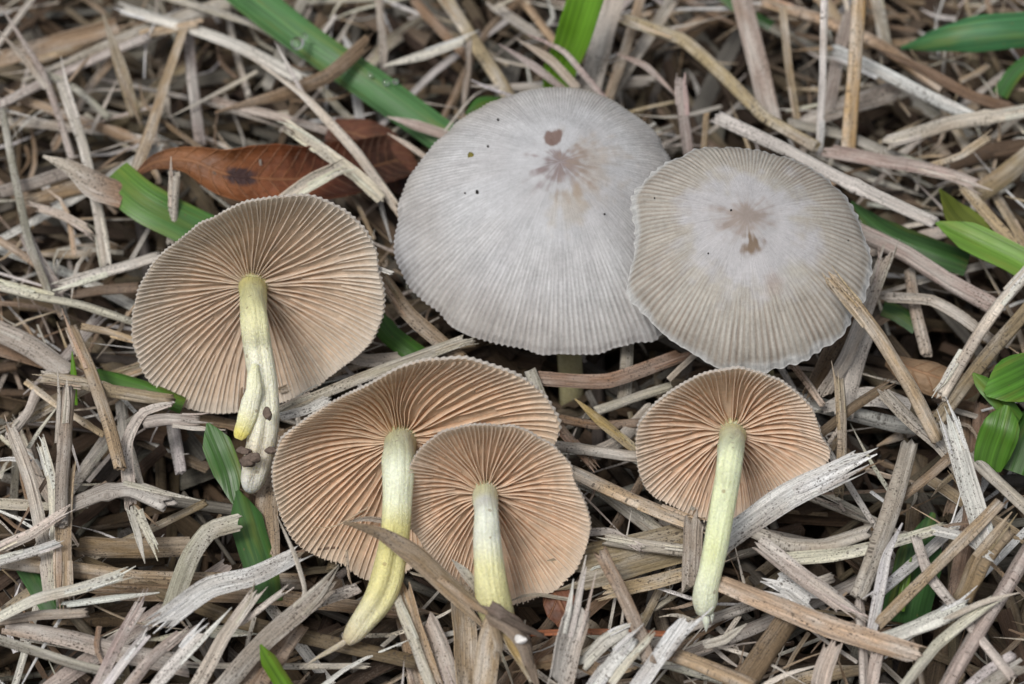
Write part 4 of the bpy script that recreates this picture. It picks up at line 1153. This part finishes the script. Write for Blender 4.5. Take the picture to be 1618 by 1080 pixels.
def words_for(fl, tk, wpx, path):
    (x0, y0), (x1, y1) = path[0], path[-1]
    L = math.hypot(x1 - x0, y1 - y0)
    a = math.degrees(math.atan2(-(y1 - y0), x1 - x0)) % 180
    lie = 'level' if a < 14 or a > 166 else 'upright' if 70 < a < 110 else 'rising' if a <= 70 else 'falling'
    size = 'thin' if wpx < 14 else 'slim' if wpx < 20 else 'broad' if wpx > 30 else ''
    length = 'stub' if L < 110 else 'long' if L > 300 else ''
    look = 'pointed' if 'p' in fl.lower() else 'frayed' if 'f' in fl.lower() else ''
    body = 'straw tube' if fl[0] == 't' else 'flat blade'
    return size, TW[tk], look, length, body, lie
def fmt(parts): return ' '.join(p for p in parts if p)
cand = []
for (o, fl, tk, wpx, path) in PLACED:
    cx, cy = np.mean([p[0] for p in path]), np.mean([p[1] for p in path])
    cx, cy = min(max(cx, 0), PW), min(max(cy, 0), PH)
    near = sorted(LAND, key=lambda l: math.hypot(l[0][0] - cx, l[0][1] - cy))
    size, col, look, length, body, lie = words_for(fl, tk, wpx, path)
    (lx, ly), n1 = near[0]
    dx, dy = cx - lx, cy - ly
    rel = ('above' if dy < 0 else 'below') if abs(dy) > abs(dx) * .8 else 'beside'
    n2 = next((l[1] for l in near[1:] if (l[0][0] - cx) * (lx - cx) + (l[0][1] - cy) * (ly - cy) < 0), near[1][1])
    if length == 'stub': body = body.split()[0] + ' stub' if fl[0] == 't' else 'blade stub'; length = ''
    lw = {'level': 'lying level', 'upright': 'standing upright', 'rising': 'slanted like a slash', 'falling': 'slanted like a backslash'}[lie]
    cand.append([o, fmt([length, size, look, col, body, lw, rel, n1]), fmt([length, size, look, col, body, lw, 'between', n1, 'and', n2]), cx, cy, fl])
from collections import Counter, defaultdict
c1 = Counter(c[1] for c in cand)
for c in cand: c.append(c[1] if c1[c[1]] == 1 or len(c[2].split()) > 15 else c[2])
grp = defaultdict(list)
for c in cand: grp[c[-1]].append(c)
for lab, cs in grp.items():
    if len(cs) > 1:                                            # still alike: say which is higher up the slope of the picture
        cs.sort(key=lambda c: c[4])
        names = {2: ['upper', 'lower'], 3: ['upper', 'middle', 'lower']}.get(len(cs), ['uppermost', 'second', 'third', 'fourth', 'fifth', 'sixth', 'seventh'])
        for c, nme in zip(cs, names): c[-1] = f'{nme} {lab}'
for c in cand:
    tag(c[0], ' '.join(c[-1].split()[:16]), 'straw' if c[5][0] == 't' else 'grass blade', 'dry straws on the thatch' if c[5][0] == 't' else 'dead blades on the thatch')

# dark wet debris stuck on the small round mushroom's foot
db = thing('debris_clump', at(800, 985, 1.6))
tag(db, 'dark wet debris clump wrapped round the small round mushroom foot', 'debris')
for pts_, wd_, tn_, sd_ in [([(764, 957, 2.08), (790, 966, 2.12), (818, 982, 2.0), (838, 1008, 1.8)], 22, (.17, .125, .10), 701), ([(772, 968, 2.02), (805, 990, 2.0), (830, 1022, 1.85), (848, 1062, 1.6)], 26, (.20, .15, .11), 702),
        ([(776, 960, 2.0), (786, 995, 1.9), (790, 1040, 1.75)], 18, (.30, .23, .15), 704), ([(800, 975, 2.1), (836, 992, 1.98), (858, 1000, 1.8)], 14, (.13, .10, .08), 705)]:
    g = Geo(); add_blade(g, [at(*q) for q in pts_], wd_ * PX, tn_, sd_, m=22, cols=9, curl=.6, roll=.3, twist=1.0, fray0=.8, fray1=1.0, wob=.12)
    build('wet_scrap', g, M_STRAW, db)
lump('white_crumb', at(822, 1010, 1.98), .05, plain('white_crumb', (.72, .70, .68)), db, 703, (1.3, .9, .6))
